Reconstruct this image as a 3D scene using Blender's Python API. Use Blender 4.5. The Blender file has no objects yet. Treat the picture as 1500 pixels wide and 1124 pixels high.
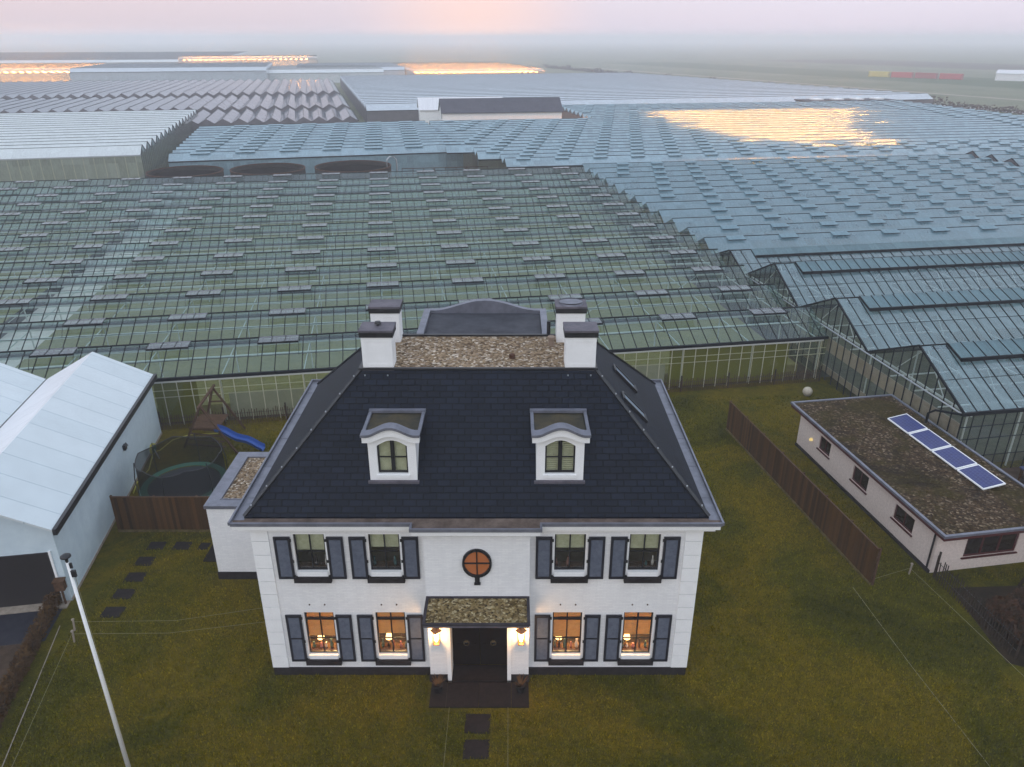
import bpy, math, random
from mathutils import Vector
R = math.radians
random.seed(7)
sc = bpy.context.scene
COL = sc.collection

# ------------------------------------------------------------------ camera
CAM_H, CAM_F, CAM_P = 20.0, 1112.0, 24.5
cam = bpy.data.cameras.new("camera"); camo = bpy.data.objects.new("camera", cam); COL.objects.link(camo)
camo.location = (0, 0, CAM_H); camo.rotation_euler = (R(90 - CAM_P), 0, 0)
cam.sensor_width = 36.0; cam.lens = 36.0 * CAM_F / 1500.0; cam.clip_start = 0.5; cam.clip_end = 6000
sc.camera = camo
# ------------------------------------------------------------------ sky and sun
SUN_EL, SUN_AZ = 32.0, 200.0            # degrees; azimuth clockwise from +Y (behind the camera)
w = bpy.data.worlds.new("World"); sc.world = w; w.use_nodes = True
nt = w.node_tree; nt.nodes.clear()
def wn(t, **k):
    n = nt.nodes.new(t)
    for a, b in k.items(): setattr(n, a, b)
    return n
sky = wn("ShaderNodeTexSky", sky_type='NISHITA', sun_disc=False, sun_elevation=R(SUN_EL), sun_rotation=R(SUN_AZ), air_density=1.0, dust_density=3.0, ozone_density=2.0)
bg = wn("ShaderNodeBackground"); out = wn("ShaderNodeOutputWorld")
geo = wn("ShaderNodeNewGeometry")
sep = wn("ShaderNodeSeparateXYZ"); nt.links.new(geo.outputs['Incoming'], sep.inputs[0])
# overcast layer over the clear sky: pale lavender low down, cooler grey overhead
el = wn("ShaderNodeMath", operation='MULTIPLY'); el.inputs[1].default_value = -1.0; nt.links.new(sep.outputs['Z'], el.inputs[0])
rampz = wn("ShaderNodeValToRGB"); nt.links.new(el.outputs[0], rampz.inputs[0])
cr = rampz.color_ramp
cr.elements[0].position = 0.0; cr.elements[0].color = (9.0, 8.0, 9.3, 1)
cr.elements[1].position = 1.0; cr.elements[1].color = (11.0, 12.8, 15.4, 1)
e_ = cr.elements.new(0.05); e_.color = (9.7, 9.1, 10.4, 1)
e_ = cr.elements.new(0.25); e_.color = (10.8, 11.5, 13.0, 1)
# pink tint towards the left half of the horizon
az = wn("ShaderNodeMapRange"); az.inputs[1].default_value = 0.55; az.inputs[2].default_value = -0.35; nt.links.new(sep.outputs['X'], az.inputs[0])
lowm = wn("ShaderNodeMapRange"); lowm.inputs[1].default_value = 0.22; lowm.inputs[2].default_value = 0.0; nt.links.new(el.outputs[0], lowm.inputs[0])
mul = wn("ShaderNodeMath", operation='MULTIPLY'); nt.links.new(lowm.outputs[0], mul.inputs[1])
azi = wn("ShaderNodeMath", operation='SUBTRACT'); azi.inputs[0].default_value = 1.0; nt.links.new(az.outputs[0], azi.inputs[1]); nt.links.new(azi.outputs[0], mul.inputs[0])
pink = wn("ShaderNodeMix", data_type='RGBA'); pink.inputs[7].default_value = (9.2, 7.4, 7.8, 1)
nt.links.new(mul.outputs[0], pink.inputs[0]); nt.links.new(rampz.outputs[0], pink.inputs[6])
gaz = wn("ShaderNodeMath", operation='ADD'); gaz.inputs[1].default_value = -0.045; nt.links.new(sep.outputs['X'], gaz.inputs[0])
gab = wn("ShaderNodeMath", operation='ABSOLUTE'); nt.links.new(gaz.outputs[0], gab.inputs[0])
gw = wn("ShaderNodeMapRange", interpolation_type='SMOOTHSTEP'); gw.inputs[1].default_value = 0.17; gw.inputs[2].default_value = 0.0; nt.links.new(gab.outputs[0], gw.inputs[0])
gl_ = wn("ShaderNodeMapRange", interpolation_type='SMOOTHSTEP'); gl_.inputs[1].default_value = 0.12; gl_.inputs[2].default_value = 0.0; nt.links.new(el.outputs[0], gl_.inputs[0])
gm = wn("ShaderNodeMath", operation='MULTIPLY'); nt.links.new(gw.outputs[0], gm.inputs[0]); nt.links.new(gl_.outputs[0], gm.inputs[1])
lamp_glow = wn("ShaderNodeMix", data_type='RGBA'); lamp_glow.inputs[7].default_value = (13.0, 8.9, 7.9, 1); nt.links.new(gm.outputs[0], lamp_glow.inputs[0]); nt.links.new(pink.outputs[2], lamp_glow.inputs[6]); pink = lamp_glow  # glow of the lit glasshouses on the mist, put into the sky colour
cl = wn("ShaderNodeMix", data_type='RGBA'); cl.inputs[0].default_value = 0.86
nt.links.new(sky.outputs[0], cl.inputs[6]); nt.links.new(pink.outputs[2], cl.inputs[7])
nt.links.new(cl.outputs[2], bg.inputs[0]); bg.inputs[1].default_value = 0.10
nt.links.new(bg.outputs[0], out.inputs[0])
sl = bpy.data.lights.new("sun", 'SUN'); slo = bpy.data.objects.new("sun", sl); COL.objects.link(slo)
sl.energy = 0.3; sl.angle = R(40); sl.color = (1.0, 0.97, 0.95)
sd = Vector((math.sin(R(SUN_AZ)) * math.cos(R(SUN_EL)), math.cos(R(SUN_AZ)) * math.cos(R(SUN_EL)), math.sin(R(SUN_EL))))
slo.rotation_euler = sd.to_track_quat('Z', 'Y').to_euler(); slo.location = (0, -30, 60)
sc.view_settings.view_transform = 'Standard'; sc.view_settings.look = 'None'
sc.view_settings.exposure = 0.0; sc.view_settings.gamma = 1.0
cy = sc.cycles
cy.use_denoising = True; cy.max_bounces = 8; cy.diffuse_bounces = 3; cy.glossy_bounces = 3; cy.transmission_bounces = 4
cy.transparent_max_bounces = 24; cy.volume_bounces = 4; cy.caustics_reflective = False; cy.caustics_refractive = False
cy.sample_clamp_indirect = 4.0
cy.use_adaptive_sampling = True; cy.adaptive_threshold = 0.02

# ------------------------------------------------------------------ helpers
YAW = 9.4                                # the nursery is turned this much against the villa
CA, SA = math.cos(R(YAW)), math.sin(R(YAW))
def G(u, v, z=0.0): return Vector((u * CA - v * SA, u * SA + v * CA, z))   # nursery grid -> world

class MB:
    def __init__(s): s.v = []; s.f = []; s.m = []
    def face(s, pts, m=0):
        n = len(s.v); s.v += [tuple(p) for p in pts]; s.f.append(tuple(range(n, n + len(pts)))); s.m.append(m)
    def box(s, x0, x1, y0, y1, z0, z1, m=0):
        if x0 > x1: x0, x1 = x1, x0
        if y0 > y1: y0, y1 = y1, y0
        if z0 > z1: z0, z1 = z1, z0
        n = len(s.v)
        s.v += [(x0, y0, z0), (x1, y0, z0), (x1, y1, z0), (x0, y1, z0), (x0, y0, z1), (x1, y0, z1), (x1, y1, z1), (x0, y1, z1)]
        for q in ((0, 3, 2, 1), (4, 5, 6, 7), (0, 1, 5, 4), (1, 2, 6, 5), (2, 3, 7, 6), (3, 0, 4, 7)):
            s.f.append(tuple(n + i for i in q)); s.m.append(m)
        return s
    def beam(s, a, b, wd, ht, m=0):
        a = Vector(a); b = Vector(b); d = (b - a).normalized()
        up = Vector((0, 0, 1)) if abs(d.z) < 0.95 else Vector((0, 1, 0))
        x = d.cross(up).normalized() * wd / 2; y = x.cross(d).normalized() * ht / 2
        n = len(s.v)
        for p in (a, b):
            for k, l in ((-1, -1), (1, -1), (1, 1), (-1, 1)): s.v.append(tuple(p + x * k + y * l))
        for q in ((0, 1, 2, 3), (7, 6, 5, 4), (0, 4, 5, 1), (1, 5, 6, 2), (2, 6, 7, 3), (3, 7, 4, 0)):
            s.f.append(tuple(n + i for i in q)); s.m.append(m)
        return s
    def tube(s, pts, r, k=8, m=0, cap=True):
        pts = [Vector(p) for p in pts]; rs = r if isinstance(r, (list, tuple)) else [r] * len(pts)
        n = len(s.v); ref = None
        for i, p in enumerate(pts):
            d = (pts[min(i + 1, len(pts) - 1)] - pts[max(i - 1, 0)]).normalized()
            if ref is None: ref = Vector((0, 0, 1)) if abs(d.z) < 0.9 else Vector((1, 0, 0))
            x = d.cross(ref).normalized(); y = d.cross(x).normalized()
            for j in range(k):
                a = 2 * math.pi * j / k
                s.v.append(tuple(p + (x * math.cos(a) + y * math.sin(a)) * rs[i]))
        for i in range(len(pts) - 1):
            for j in range(k):
                a, b = n + i * k + j, n + i * k + (j + 1) % k
                s.f.append((a, a + k, b + k, b)); s.m.append(m)
        if cap:
            s.f.append(tuple(n + j for j in range(k))); s.m.append(m)
            e = n + (len(pts) - 1) * k
            s.f.append(tuple(e + j for j in reversed(range(k)))); s.m.append(m)
        return s
    def lathe(s, prof, c=(0, 0, 0), k=24, m=0):
        n = len(s.v)
        for r, z in prof:
            for j in range(k):
                a = 2 * math.pi * j / k; s.v.append((c[0] + r * math.cos(a), c[1] + r * math.sin(a), c[2] + z))
        for i in range(len(prof) - 1):
            for j in range(k):
                a, b = n + i * k + j, n + i * k + (j + 1) % k
                s.f.append((a, b, b + k, a + k)); s.m.append(m)
        return s
    def prism(s, poly, y0, y1, m=0):            # polygon in xz, extruded along y
        n = len(poly)
        s.face([(x, y0, z) for x, z in poly], m); s.face([(x, y1, z) for x, z in reversed(poly)], m)
        for i in range(n):
            (ax, az_), (bx, bz) = poly[i], poly[(i + 1) % n]
            s.face([(bx, y0, bz), (ax, y0, az_), (ax, y1, az_), (bx, y1, bz)], m)
        return s
    def wallxz(s, x0, x1, z0, z1, y, holes, depth, m=0, mr=None, floor=True):   # wall facing -y with openings and their reveals
        mr = m if mr is None else mr
        xs = sorted({x0, x1, *[h[0] for h in holes], *[h[1] for h in holes]}); zs = sorted({z0, z1, *[h[2] for h in holes], *[h[3] for h in holes]})
        for i in range(len(xs) - 1):
            for j in range(len(zs) - 1):
                cx, cz = (xs[i] + xs[i + 1]) / 2, (zs[j] + zs[j + 1]) / 2
                if any(h[0] < cx < h[1] and h[2] < cz < h[3] for h in holes): continue
                s.face([(xs[i], y, zs[j]), (xs[i + 1], y, zs[j]), (xs[i + 1], y, zs[j + 1]), (xs[i], y, zs[j + 1])], m)
        for a, b, c, d in holes:
            q = y + depth
            s.face([(a, y, c), (a, y, d), (a, q, d), (a, q, c)], mr); s.face([(b, y, d), (b, y, c), (b, q, c), (b, q, d)], mr)
            s.face([(a, y, d), (b, y, d), (b, q, d), (a, q, d)], mr)
            if floor: s.face([(b, y, c), (a, y, c), (a, q, c), (b, q, c)], mr)
        return s
    def mesh(s, name, mats, smooth=False):
        me = bpy.data.meshes.new(name); me.from_pydata(s.v, [], s.f)
        for mm in (mats if isinstance(mats, (list, tuple)) else [mats]): me.materials.append(mm)
        me.polygons.foreach_set("material_index", s.m)
        if smooth: me.polygons.foreach_set("use_smooth", [True] * len(s.f))
        uv = me.uv_layers.new(name="metres"); me.update()
        dat = [0.0] * (2 * len(me.loops))
        for p in me.polygons:
            n = p.normal
            if abs(n.z) > 0.999: ua, va = Vector((1, 0, 0)), Vector((0, 1, 0))
            else:
                ua = Vector((0, 0, 1)).cross(n).normalized(); va = n.cross(ua)
            for li in p.loop_indices:
                co = me.vertices[me.loops[li].vertex_index].co
                dat[2 * li] = co.dot(ua); dat[2 * li + 1] = co.dot(va)
        uv.data.foreach_set("uv", dat)
        return me
    def build(s, name, mats, parent=None, smooth=False, **props):
        o = bpy.data.objects.new(name, s.mesh(name, mats, smooth)); COL.objects.link(o)
        if parent is not None: o.parent = parent
        for k, v in props.items(): o[k] = v
        return o

def thing(name, label, cat, loc=(0, 0, 0), rz=0.0, group=None):
    o = bpy.data.objects.new(name, None); COL.objects.link(o); o.location = loc; o.rotation_euler = (0, 0, rz)
    o.empty_display_size = 0.3; o['label'] = label; o['category'] = cat
    if group: o['group'] = group
    return o
def tag(o, label, cat, group=None):
    o['label'] = label; o['category'] = cat
    if group: o['group'] = group
    return o
def copy_tree(o, parent=None):
    c = o.copy(); COL.objects.link(c)
    if parent is not None: c.parent = parent
    for ch in [x for x in o.children]: copy_tree(ch, c)
    return c

# ------------------------------------------------------------------ materials
def mat(name, col=(.5, .5, .5), rough=.6, metal=0.0, spec=.5):
    m = bpy.data.materials.new(name); m.use_nodes = True
    b = m.node_tree.nodes['Principled BSDF']
    b.inputs['Base Color'].default_value = (*col, 1); b.inputs['Roughness'].default_value = rough
    b.inputs['Metallic'].default_value = metal; b.inputs['Specular IOR Level'].default_value = spec
    return m
class NT:
    def __init__(s, m): s.t = m.node_tree; s.b = s.t.nodes.get('Principled BSDF'); s.tc = s.t.nodes.new('ShaderNodeTexCoord')
    def n(s, t, **k):
        q = s.t.nodes.new(t)
        for a, b in k.items(): setattr(q, a, b)
        return q
    def l(s, a, b): s.t.links.new(a, b)
    def noise(s, scale, detail=4, rough=.6, co='Object', dist=0):
        q = s.n('ShaderNodeTexNoise'); q.inputs['Scale'].default_value = scale; q.inputs['Detail'].default_value = detail
        q.inputs['Roughness'].default_value = rough; q.inputs['Distortion'].default_value = dist
        s.l(s.tc.outputs[co] if isinstance(co, str) else co, q.inputs['Vector']); return q.outputs['Fac']
    def mapping(s, co, sc_):
        q = s.n('ShaderNodeMapping'); q.inputs['Scale'].default_value = sc_; s.l(s.tc.outputs[co], q.inputs['Vector']); return q.outputs[0]
    def ramp(s, fac, stops):
        q = s.n('ShaderNodeValToRGB'); s.l(fac, q.inputs[0]); e = q.color_ramp.elements
        e[0].position, e[0].color = stops[0][0], (*stops[0][1], 1); e[1].position, e[1].color = stops[-1][0], (*stops[-1][1], 1)
        for p, c in stops[1:-1]:
            x = e.new(p); x.color = (*c, 1)
        return q.outputs[0]
    def mix(s, fac, a, b, blend='MIX'):
        q = s.n('ShaderNodeMix', data_type='RGBA', blend_type=blend)
        for i, x in ((0, fac), (6, a), (7, b)):
            if isinstance(x, (int, float)): q.inputs[i].default_value = x
            elif isinstance(x, tuple): q.inputs[i].default_value = (*x, 1)
            else: s.l(x, q.inputs[i])
        return q.outputs[2]
    def math(s, op, a, b=None):
        q = s.n('ShaderNodeMath', operation=op)
        for i, x in ((0, a), (1, b)):
            if x is None: continue
            if isinstance(x, (int, float)): q.inputs[i].default_value = x
            else: s.l(x, q.inputs[i])
        return q.outputs[0]
    def bump(s, h, strength=.3, dist=.02):
        q = s.n('ShaderNodeBump'); q.inputs['Strength'].default_value = strength; q.inputs['Distance'].default_value = dist
        s.l(h, q.inputs['Height']); s.l(q.outputs[0], s.b.inputs['Normal'])
    def color(s, o): s.l(o, s.b.inputs['Base Color'])
    def rough(s, o): s.l(o, s.b.inputs['Roughness'])

def noisy(name, a, b, scale=6, rough=.7, bump=.15, bdist=.01, metal=0, detail=5, co='Object', lo=.35, hi=.65):
    m = mat(name, a, rough, metal, .12 if max(a) < .13 else .4); t = NT(m); f = t.noise(scale, detail, .65, co); t.color(t.ramp(f, [(lo, a), (hi, b)]))
    if bump: t.bump(t.noise(scale * 6, 4, .6, co), bump, bdist)
    return m
def bricky(name, c1, c2, mort, bw, bh, ms=.01, rough=.7, bump=.4, bdist=.01, stain=.25, var=1.0):
    m = mat(name, c1, rough, 0, .15 if max(c1) < .1 else .4); t = NT(m)
    q = t.n('ShaderNodeTexBrick'); t.l(t.tc.outputs['UV'], q.inputs['Vector']); q.offset = .5
    q.inputs['Color1'].default_value = (*c1, 1); q.inputs['Color2'].default_value = (*c2, 1); q.inputs['Mortar'].default_value = (*mort, 1)
    q.inputs['Scale'].default_value = 1.0; q.inputs['Brick Width'].default_value = bw; q.inputs['Row Height'].default_value = bh
    q.inputs['Mortar Size'].default_value = ms; q.inputs['Bias'].default_value = 0.0
    st = t.noise(.9, 5, .65)
    if max(c1) > .7: st = t.math('ADD', t.math('MULTIPLY', st, .5), t.math('MULTIPLY', t.noise(1.0, 5, .7, t.mapping('Object', (5, 5, .35))), .5))
    col = t.mix(stain, q.outputs['Color'], t.ramp(st, [(.3, (.55, .55, .55)), (.7, (1, 1, 1))]), 'MULTIPLY')
    t.color(col)
    h = t.math('SUBTRACT', t.math('MULTIPLY', t.noise(25, 3, .6), .35), q.outputs['Fac']); t.bump(h, bump, bdist)
    return m
def gravel(name, cols, scale=16, bump=1.0, bdist=.03, moss=False):
    m = mat(name, cols[1], .85, 0, .08); t = NT(m)
    v = t.n('ShaderNodeTexVoronoi', feature='F1'); v.inputs['Scale'].default_value = scale; t.l(t.tc.outputs['Object'], v.inputs['Vector'])
    s2 = t.n('ShaderNodeSeparateColor'); t.l(v.outputs['Color'], s2.inputs[0])
    n = len(cols); c = t.ramp(s2.outputs[0], [(i / (n - 1), cols[i]) for i in range(n)])
    big = t.noise(.8, 4, .6); c = t.mix(.5, c, t.ramp(big, [(.35, (.6, .58, .55)), (.65, (1, 1, 1))]), 'MULTIPLY')
    if moss:
        c = t.mix(t.ramp(t.noise(.42, 5, .7, dist=.8), [(.46, (0, 0, 0)), (.6, (.85, .85, .85))]), c, t.mix(.75, (.038, .028, .004), t.ramp(t.noise(9, 5, .8), [(.3, (.3, .3, .3)), (.7, (1.6, 1.6, 1.6))]), 'MULTIPLY'))
        c = t.mix(t.ramp(t.noise(.30, 5, .7, dist=1.2), [(.52, (0, 0, 0)), (.66, (.8, .8, .8))]), c, (.012, .008, .005))
    t.color(c)
    h = t.math('SUBTRACT', 1.0, v.outputs['Distance']); t.bump(h, bump, bdist)
    return m
def planks(name, a, b, wd, axis=0, rough=.8):
    m = mat(name, a, rough, 0, .08); t = NT(m)
    sp = t.n('ShaderNodeSeparateXYZ'); t.l(t.tc.outputs['Object'], sp.inputs[0])
    k = t.math('FLOOR', t.math('DIVIDE', sp.outputs[axis], wd))
    wnn = t.n('ShaderNodeTexWhiteNoise', noise_dimensions='1D'); t.l(k, wnn.inputs['W'])
    g = t.noise(1.0, 6, .7, t.mapping('Object', (30 if axis == 0 else 3, 30 if axis == 1 else 3, 1.5)))
    t.color(t.ramp(t.math('ADD', t.math('MULTIPLY', wnn.outputs['Value'], .6), t.math('MULTIPLY', g, .5)), [(.2, a), (.8, b)]))
    t.bump(g, .3, .01)
    return m
def emit(name, col, strength):
    m = bpy.data.materials.new(name); m.use_nodes = True; t = m.node_tree; t.nodes.clear()
    e = t.nodes.new('ShaderNodeEmission'); e.inputs[0].default_value = (*col, 1); e.inputs[1].default_value = strength
    o = t.nodes.new('ShaderNodeOutputMaterial'); t.links.new(e.outputs[0], o.inputs[0]); return m
def glass(name, dust=.2, dcol=(.4, .5, .55), tint=(.85, .93, .9), pane=(.757, .9), var=.5, rough=.08, transl=.4, gl=1.0, speck=.35):
    """weathered horticultural glass: clear glass, a film of dirt that differs from pane to pane, and the sheen of glass"""
    m = bpy.data.materials.new(name); m.use_nodes = True; t = NT(m); t.t.nodes.remove(t.b); o = t.t.nodes['Material Output']
    tr = t.n('ShaderNodeBsdfTransparent'); tr.inputs[0].default_value = (*tint, 1)
    df = t.n('ShaderNodeBsdfDiffuse'); tl = t.n('ShaderNodeBsdfTranslucent'); md = t.n('ShaderNodeMixShader'); md.inputs[0].default_value = transl
    gs = t.n('ShaderNodeBsdfGlossy'); gs.inputs['Roughness'].default_value = rough
    # one random value per pane
    sp = t.n('ShaderNodeSeparateXYZ'); t.l(t.tc.outputs['UV'], sp.inputs[0])
    cb = t.n('ShaderNodeCombineXYZ')
    t.l(t.math('FLOOR', t.math('DIVIDE', sp.outputs[0], pane[0])), cb.inputs[0]); t.l(t.math('FLOOR', t.math('DIVIDE', sp.outputs[1], pane[1])), cb.inputs[1])
    wnz = t.n('ShaderNodeTexWhiteNoise', noise_dimensions='2D'); t.l(cb.outputs[0], wnz.inputs['Vector'])
    big = t.noise(.06, 4, .6); st = t.noise(1.0, 6, .75, t.mapping('UV', (5, .9, 1))); sp2 = t.noise(9, 5, .8, 'UV')
    f = t.math('ADD', t.math('MULTIPLY', wnz.outputs['Value'], .5), t.math('ADD', t.math('MULTIPLY', big, .6), t.math('ADD', t.math('MULTIPLY', st, .7), t.math('MULTIPLY', sp2, .6))))
    f = t.math('ADD', 1.0, t.math('MULTIPLY', t.math('SUBTRACT', f, 1.2), var * 2))
    spk = t.ramp(t.noise(14, 3, .6, 'UV', 1.5), [(.63, (0, 0, 0)), (.72, (1, 1, 1))]); scr = t.ramp(t.noise(1.0, 3, .6, t.mapping('UV', (2.2, 16, 1)), 2.0), [(.66, (0, 0, 0)), (.74, (1, 1, 1))])
    spots = t.math('MULTIPLY', t.math('ADD', spk, scr), speck)
    fac = t.math('MINIMUM', t.math('MAXIMUM', t.math('ADD', spots, t.math('MULTIPLY', f, dust)), .02), .97)
    cc = t.mix(spots, t.mix(st, tuple(c * .8 for c in dcol), tuple(min(1, c * 1.2) for c in dcol)), (.75, .8, .82)); t.l(cc, df.inputs[0]); t.l(cc, tl.inputs[0])
    t.l(df.outputs[0], md.inputs[1]); t.l(tl.outputs[0], md.inputs[2])
    m1 = t.n('ShaderNodeMixShader'); t.l(fac, m1.inputs[0]); t.l(tr.outputs[0], m1.inputs[1]); t.l(md.outputs[0], m1.inputs[2])
    gm_ = t.n('ShaderNodeNewGeometry'); fr = t.n('ShaderNodeFresnel'); t.l(t.math('SUBTRACT', 1.5, t.math('MULTIPLY', gm_.outputs['Backfacing'], .8333)), fr.inputs[0])
    fr2 = t.math('MINIMUM', t.math('MULTIPLY', fr.outputs[0], 1.6 * gl), .9)
    # slightly uneven panes
    bp = t.n('ShaderNodeBump'); bp.inputs['Strength'].default_value = .12; bp.inputs['Distance'].default_value = .02
    t.l(t.math('ADD', t.noise(1.2, 2, .5, 'UV'), t.math('MULTIPLY', wnz.outputs['Value'], 0.0)), bp.inputs['Height']); t.l(bp.outputs[0], gs.inputs['Normal'])
    m2 = t.n('ShaderNodeMixShader'); t.l(fr2, m2.inputs[0]); t.l(m1.outputs[0], m2.inputs[1]); t.l(gs.outputs[0], m2.inputs[2])
    t.l(m2.outputs[0], o.inputs[0])
    return m

M = {}
def grass_mat():
    m = mat("lawn", (.04, .03, .005), .95, spec=.0); t = NT(m)
    a = t.noise(.16, 6, .65, dist=.6); b = t.noise(2.2, 6, .75); c = t.noise(26, 4, .8)
    col = t.ramp(a, [(.3, (.056, .054, .004)), (.45, (.100, .089, .005)), (.58, (.172, .124, .006)), (.75, (.112, .099, .006))])
    col = t.mix(.75, col, t.ramp(b, [(.3, (.45, .5, .45)), (.55, (1, 1, 1)), (.75, (1.5, 1.25, 1.0))]), 'MULTIPLY')
    col = t.mix(.85, col, t.ramp(c, [(.3, (.35, .4, .35)), (.55, (1, 1, 1)), (.8, (1.9, 1.7, 1.5))]), 'MULTIPLY'); t.color(col)
    col = t.mix(.7, col, t.ramp(t.noise(8, 5, .8, dist=1.0), [(.32, (.5, .52, .45)), (.55, (1, 1, 1)), (.72, (1.5, 1.4, 1.1))]), 'MULTIPLY'); t.color(col)
    t.bump(t.math('ADD', b, c), .9, .06); return m
M['grass'] = grass_mat()
def blade_mat():
    m = mat('grass_blade', (.1, .08, .01), .9, spec=.0); t = NT(m)
    g_ = t.n('ShaderNodeNewGeometry'); a = t.noise(.16, 6, .65, dist=.6)
    c = t.ramp(a, [(.3, (.056, .058, .005)), (.45, (.106, .100, .006)), (.58, (.178, .138, .008)), (.75, (.116, .108, .007))])
    t.color(t.mix(1.0, c, t.ramp(g_.outputs['Random Per Island'], [(0, (.5, .52, .4)), (.5, (.95, .95, .8)), (.85, (1.35, 1.3, 1.05)), (1, (2.0, 1.85, 1.5))]), 'MULTIPLY')); return m
M['blade'] = blade_mat()
M['field'] = noisy('field', (.10, .115, .06), (.18, .175, .11), .03, .95, 0)
M['soil'] = noisy('soil', (.035, .022, .014), (.085, .055, .038), 1.3, .95, .5, .05)
M['asphalt'] = noisy('asphalt', (.018, .019, .028), (.03, .03, .04), 3, .8, .3)
M['concrete'] = noisy('concrete', (.24, .2, .16), (.36, .3, .24), 4, .85, .3)
M['mossboard'] = noisy('mossy_board', (.07, .055, .012), (.16, .12, .05), 3, .9, .2)
M['flag'] = noisy('flagstone', (.008, .006, .006), (.020, .014, .014), 5, .7, .3)
M['white'] = bricky('white_brick', (.84, .835, .83), (.77, .765, .77), (.73, .73, .74), .22, .065, .006, .75, .35, .006, .22)
M['render'] = noisy('white_render', (.74, .74, .77), (.82, .82, .84), 2, .8, .12, .004)
M['paint'] = noisy('white_paint', (.80, .80, .80), (.85, .85, .85), 3, .5, 0)
M['plinth'] = noisy('plinth', (.016, .013, .014), (.030, .025, .026), 4, .8, .3)
M['slate'] = bricky('slate', (.003, .006, .015), (.0075, .0125, .026), (.001, .0015, .003), .42, .21, .016, .55, .8, .02, .7)
M['zinc'] = noisy('zinc', (.13, .135, .165), (.19, .195, .235), 2.2, .5, .1, .004, .3)
M['lead'] = noisy('lead', (.085, .08, .095), (.14, .125, .145), 2.5, .6, .15, .006)
M['darklead'] = noisy('dark_lead', (.030, .026, .032), (.055, .048, .056), 2.5, .6, .15, .006)
M['bitumen'] = noisy('bitumen', (.035, .036, .045), (.06, .062, .075), 1.6, .7, .2)
M['dormroof'] = noisy('dormer_felt', (.028, .03, .028), (.075, .06, .035), 1.6, .7, .2)
M['gutterdirt'] = noisy('gutter_dirt', (.07, .05, .04), (.16, .12, .10), 2, .85, .4, .02)
M['gravel'] = gravel('roof_gravel', [(.05, .03, .015), (.20, .135, .08), (.34, .25, .16), (.10, .06, .035), (.62, .54, .44)], 13)
M['gravel2'] = gravel('canopy_gravel', [(.04, .025, .008), (.17, .12, .05), (.30, .22, .10), (.08, .05, .02), (.50, .42, .25)], 15)
M['shutter'] = noisy('shutter_slats', (.075, .085, .115), (.105, .118, .15), 8, .6, 0)
M['shutterf'] = mat('shutter_frame', (.012, .013, .022), .5)
M['black'] = mat('black_metal', (.01, .01, .013), .45)
M['door'] = noisy('black_door', (.006, .004, .004), (.011, .007, .006), 3, .45, 0)
M['brass'] = mat('brass', (.6, .5, .3), .3, 1.0)
M['wood'] = planks('brown_boards', (.036, .018, .006), (.095, .046, .014), .14, 0)
M['woodv'] = planks('brown_boards_along', (.036, .018, .006), (.095, .046, .014), .14, 1)
M['timber'] = noisy('timber', (.06, .032, .018), (.11, .06, .034), 7, .8, .2)
M['cream'] = mat('cream_bar', (.50, .47, .34), .5)
M['softbar'] = mat('weathered_bar', (.035, .05, .062), .6, 0, .1)
M['gablew'] = noisy('dark_gable_board', (.10, .09, .10), (.14, .125, .135), .6, .8, 0)
M['bar'] = mat('dark_bar', (.008, .010, .014), .6, 0, .1)
M['alu'] = mat('aluminium', (.45, .47, .5), .4, .6)
M['pipe'] = mat('white_pipe', (.75, .74, .68), .5)
M['pipegrey'] = mat('grey_pipe', (.5, .5, .46), .5)
M['blue'] = mat('blue_plastic', (.006, .06, .28), .4)
M['green'] = mat('green_pad', (.008, .09, .055), .5)
M['stone'] = noisy('ball_stone', (.42, .37, .29), (.55, .49, .4), 6, .8, .2)
M['rust'] = noisy('rust_steel', (.05, .026, .018), (.10, .045, .028), 3, .8, .2)
M['moss'] = gravel('mossy_gravel', [(.016, .009, .004), (.048, .028, .013), (.085, .052, .028), (.024, .013, .005), (.25, .19, .13)], 11, 1, .04, True)
M['pinkwall'] = noisy('bungalow_render', (.62, .52, .47), (.74, .63, .57), 9, .85, .35, .01)  # wall colour pushed pinker for the warm light falling on it
M['maroon'] = mat('maroon_paint', (.075, .017, .016), .5, 0, .3)
M['metalroof'] = bricky('roof_sheet', (.56, .62, .645), (.61, .66, .68), (.36, .44, .48), 1.3, 40, .02, .45, .3, .01, .2)
M['metalroofw'] = bricky('roof_sheet_white', (.70, .70, .72), (.74, .74, .76), (.5, .5, .52), 1.3, 40, .02, .45, .3, .01, .2)
M['cladding'] = noisy('warehouse_wall', (.50, .60, .66), (.58, .68, .73), 1.5, .6, .08)
M['pv'] = bricky('solar_cells', (.006, .012, .10), (.008, .016, .13), (.06, .08, .20), .16, .16, .007, .3, 0, 0, 0)
M['navy'] = noisy('navy_sheet', (.045, .055, .11), (.07, .08, .15), 3, .5, .1)
M['water'] = mat('dark_water', (.010, .007, .007), .9, spec=.0)
M['tank'] = noisy('tank_wall', (.014, .010, .009), (.03, .022, .02), 1.5, .8, .1)
M['rope'] = mat('string', (.24, .22, .12), .8)
M['hose'] = mat('yellow_hose', (.45, .40, .05), .5)
M['net'] = mat('net', (.008, .010, .009), .9)
M['leafd'] = noisy('dark_leaf', (.028, .018, .009), (.085, .036, .018), 3, .9, 0)
M['leafb'] = noisy('brown_leaf', (.06, .030, .012), (.10, .055, .02), 2, .9, 0)
M['leafg'] = noisy('green_leaf', (.03, .045, .012), (.055, .06, .02), 2, .9, 0)
M['bark'] = noisy('bark', (.03, .02, .015), (.05, .035, .025), 6, .9, .3)

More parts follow.
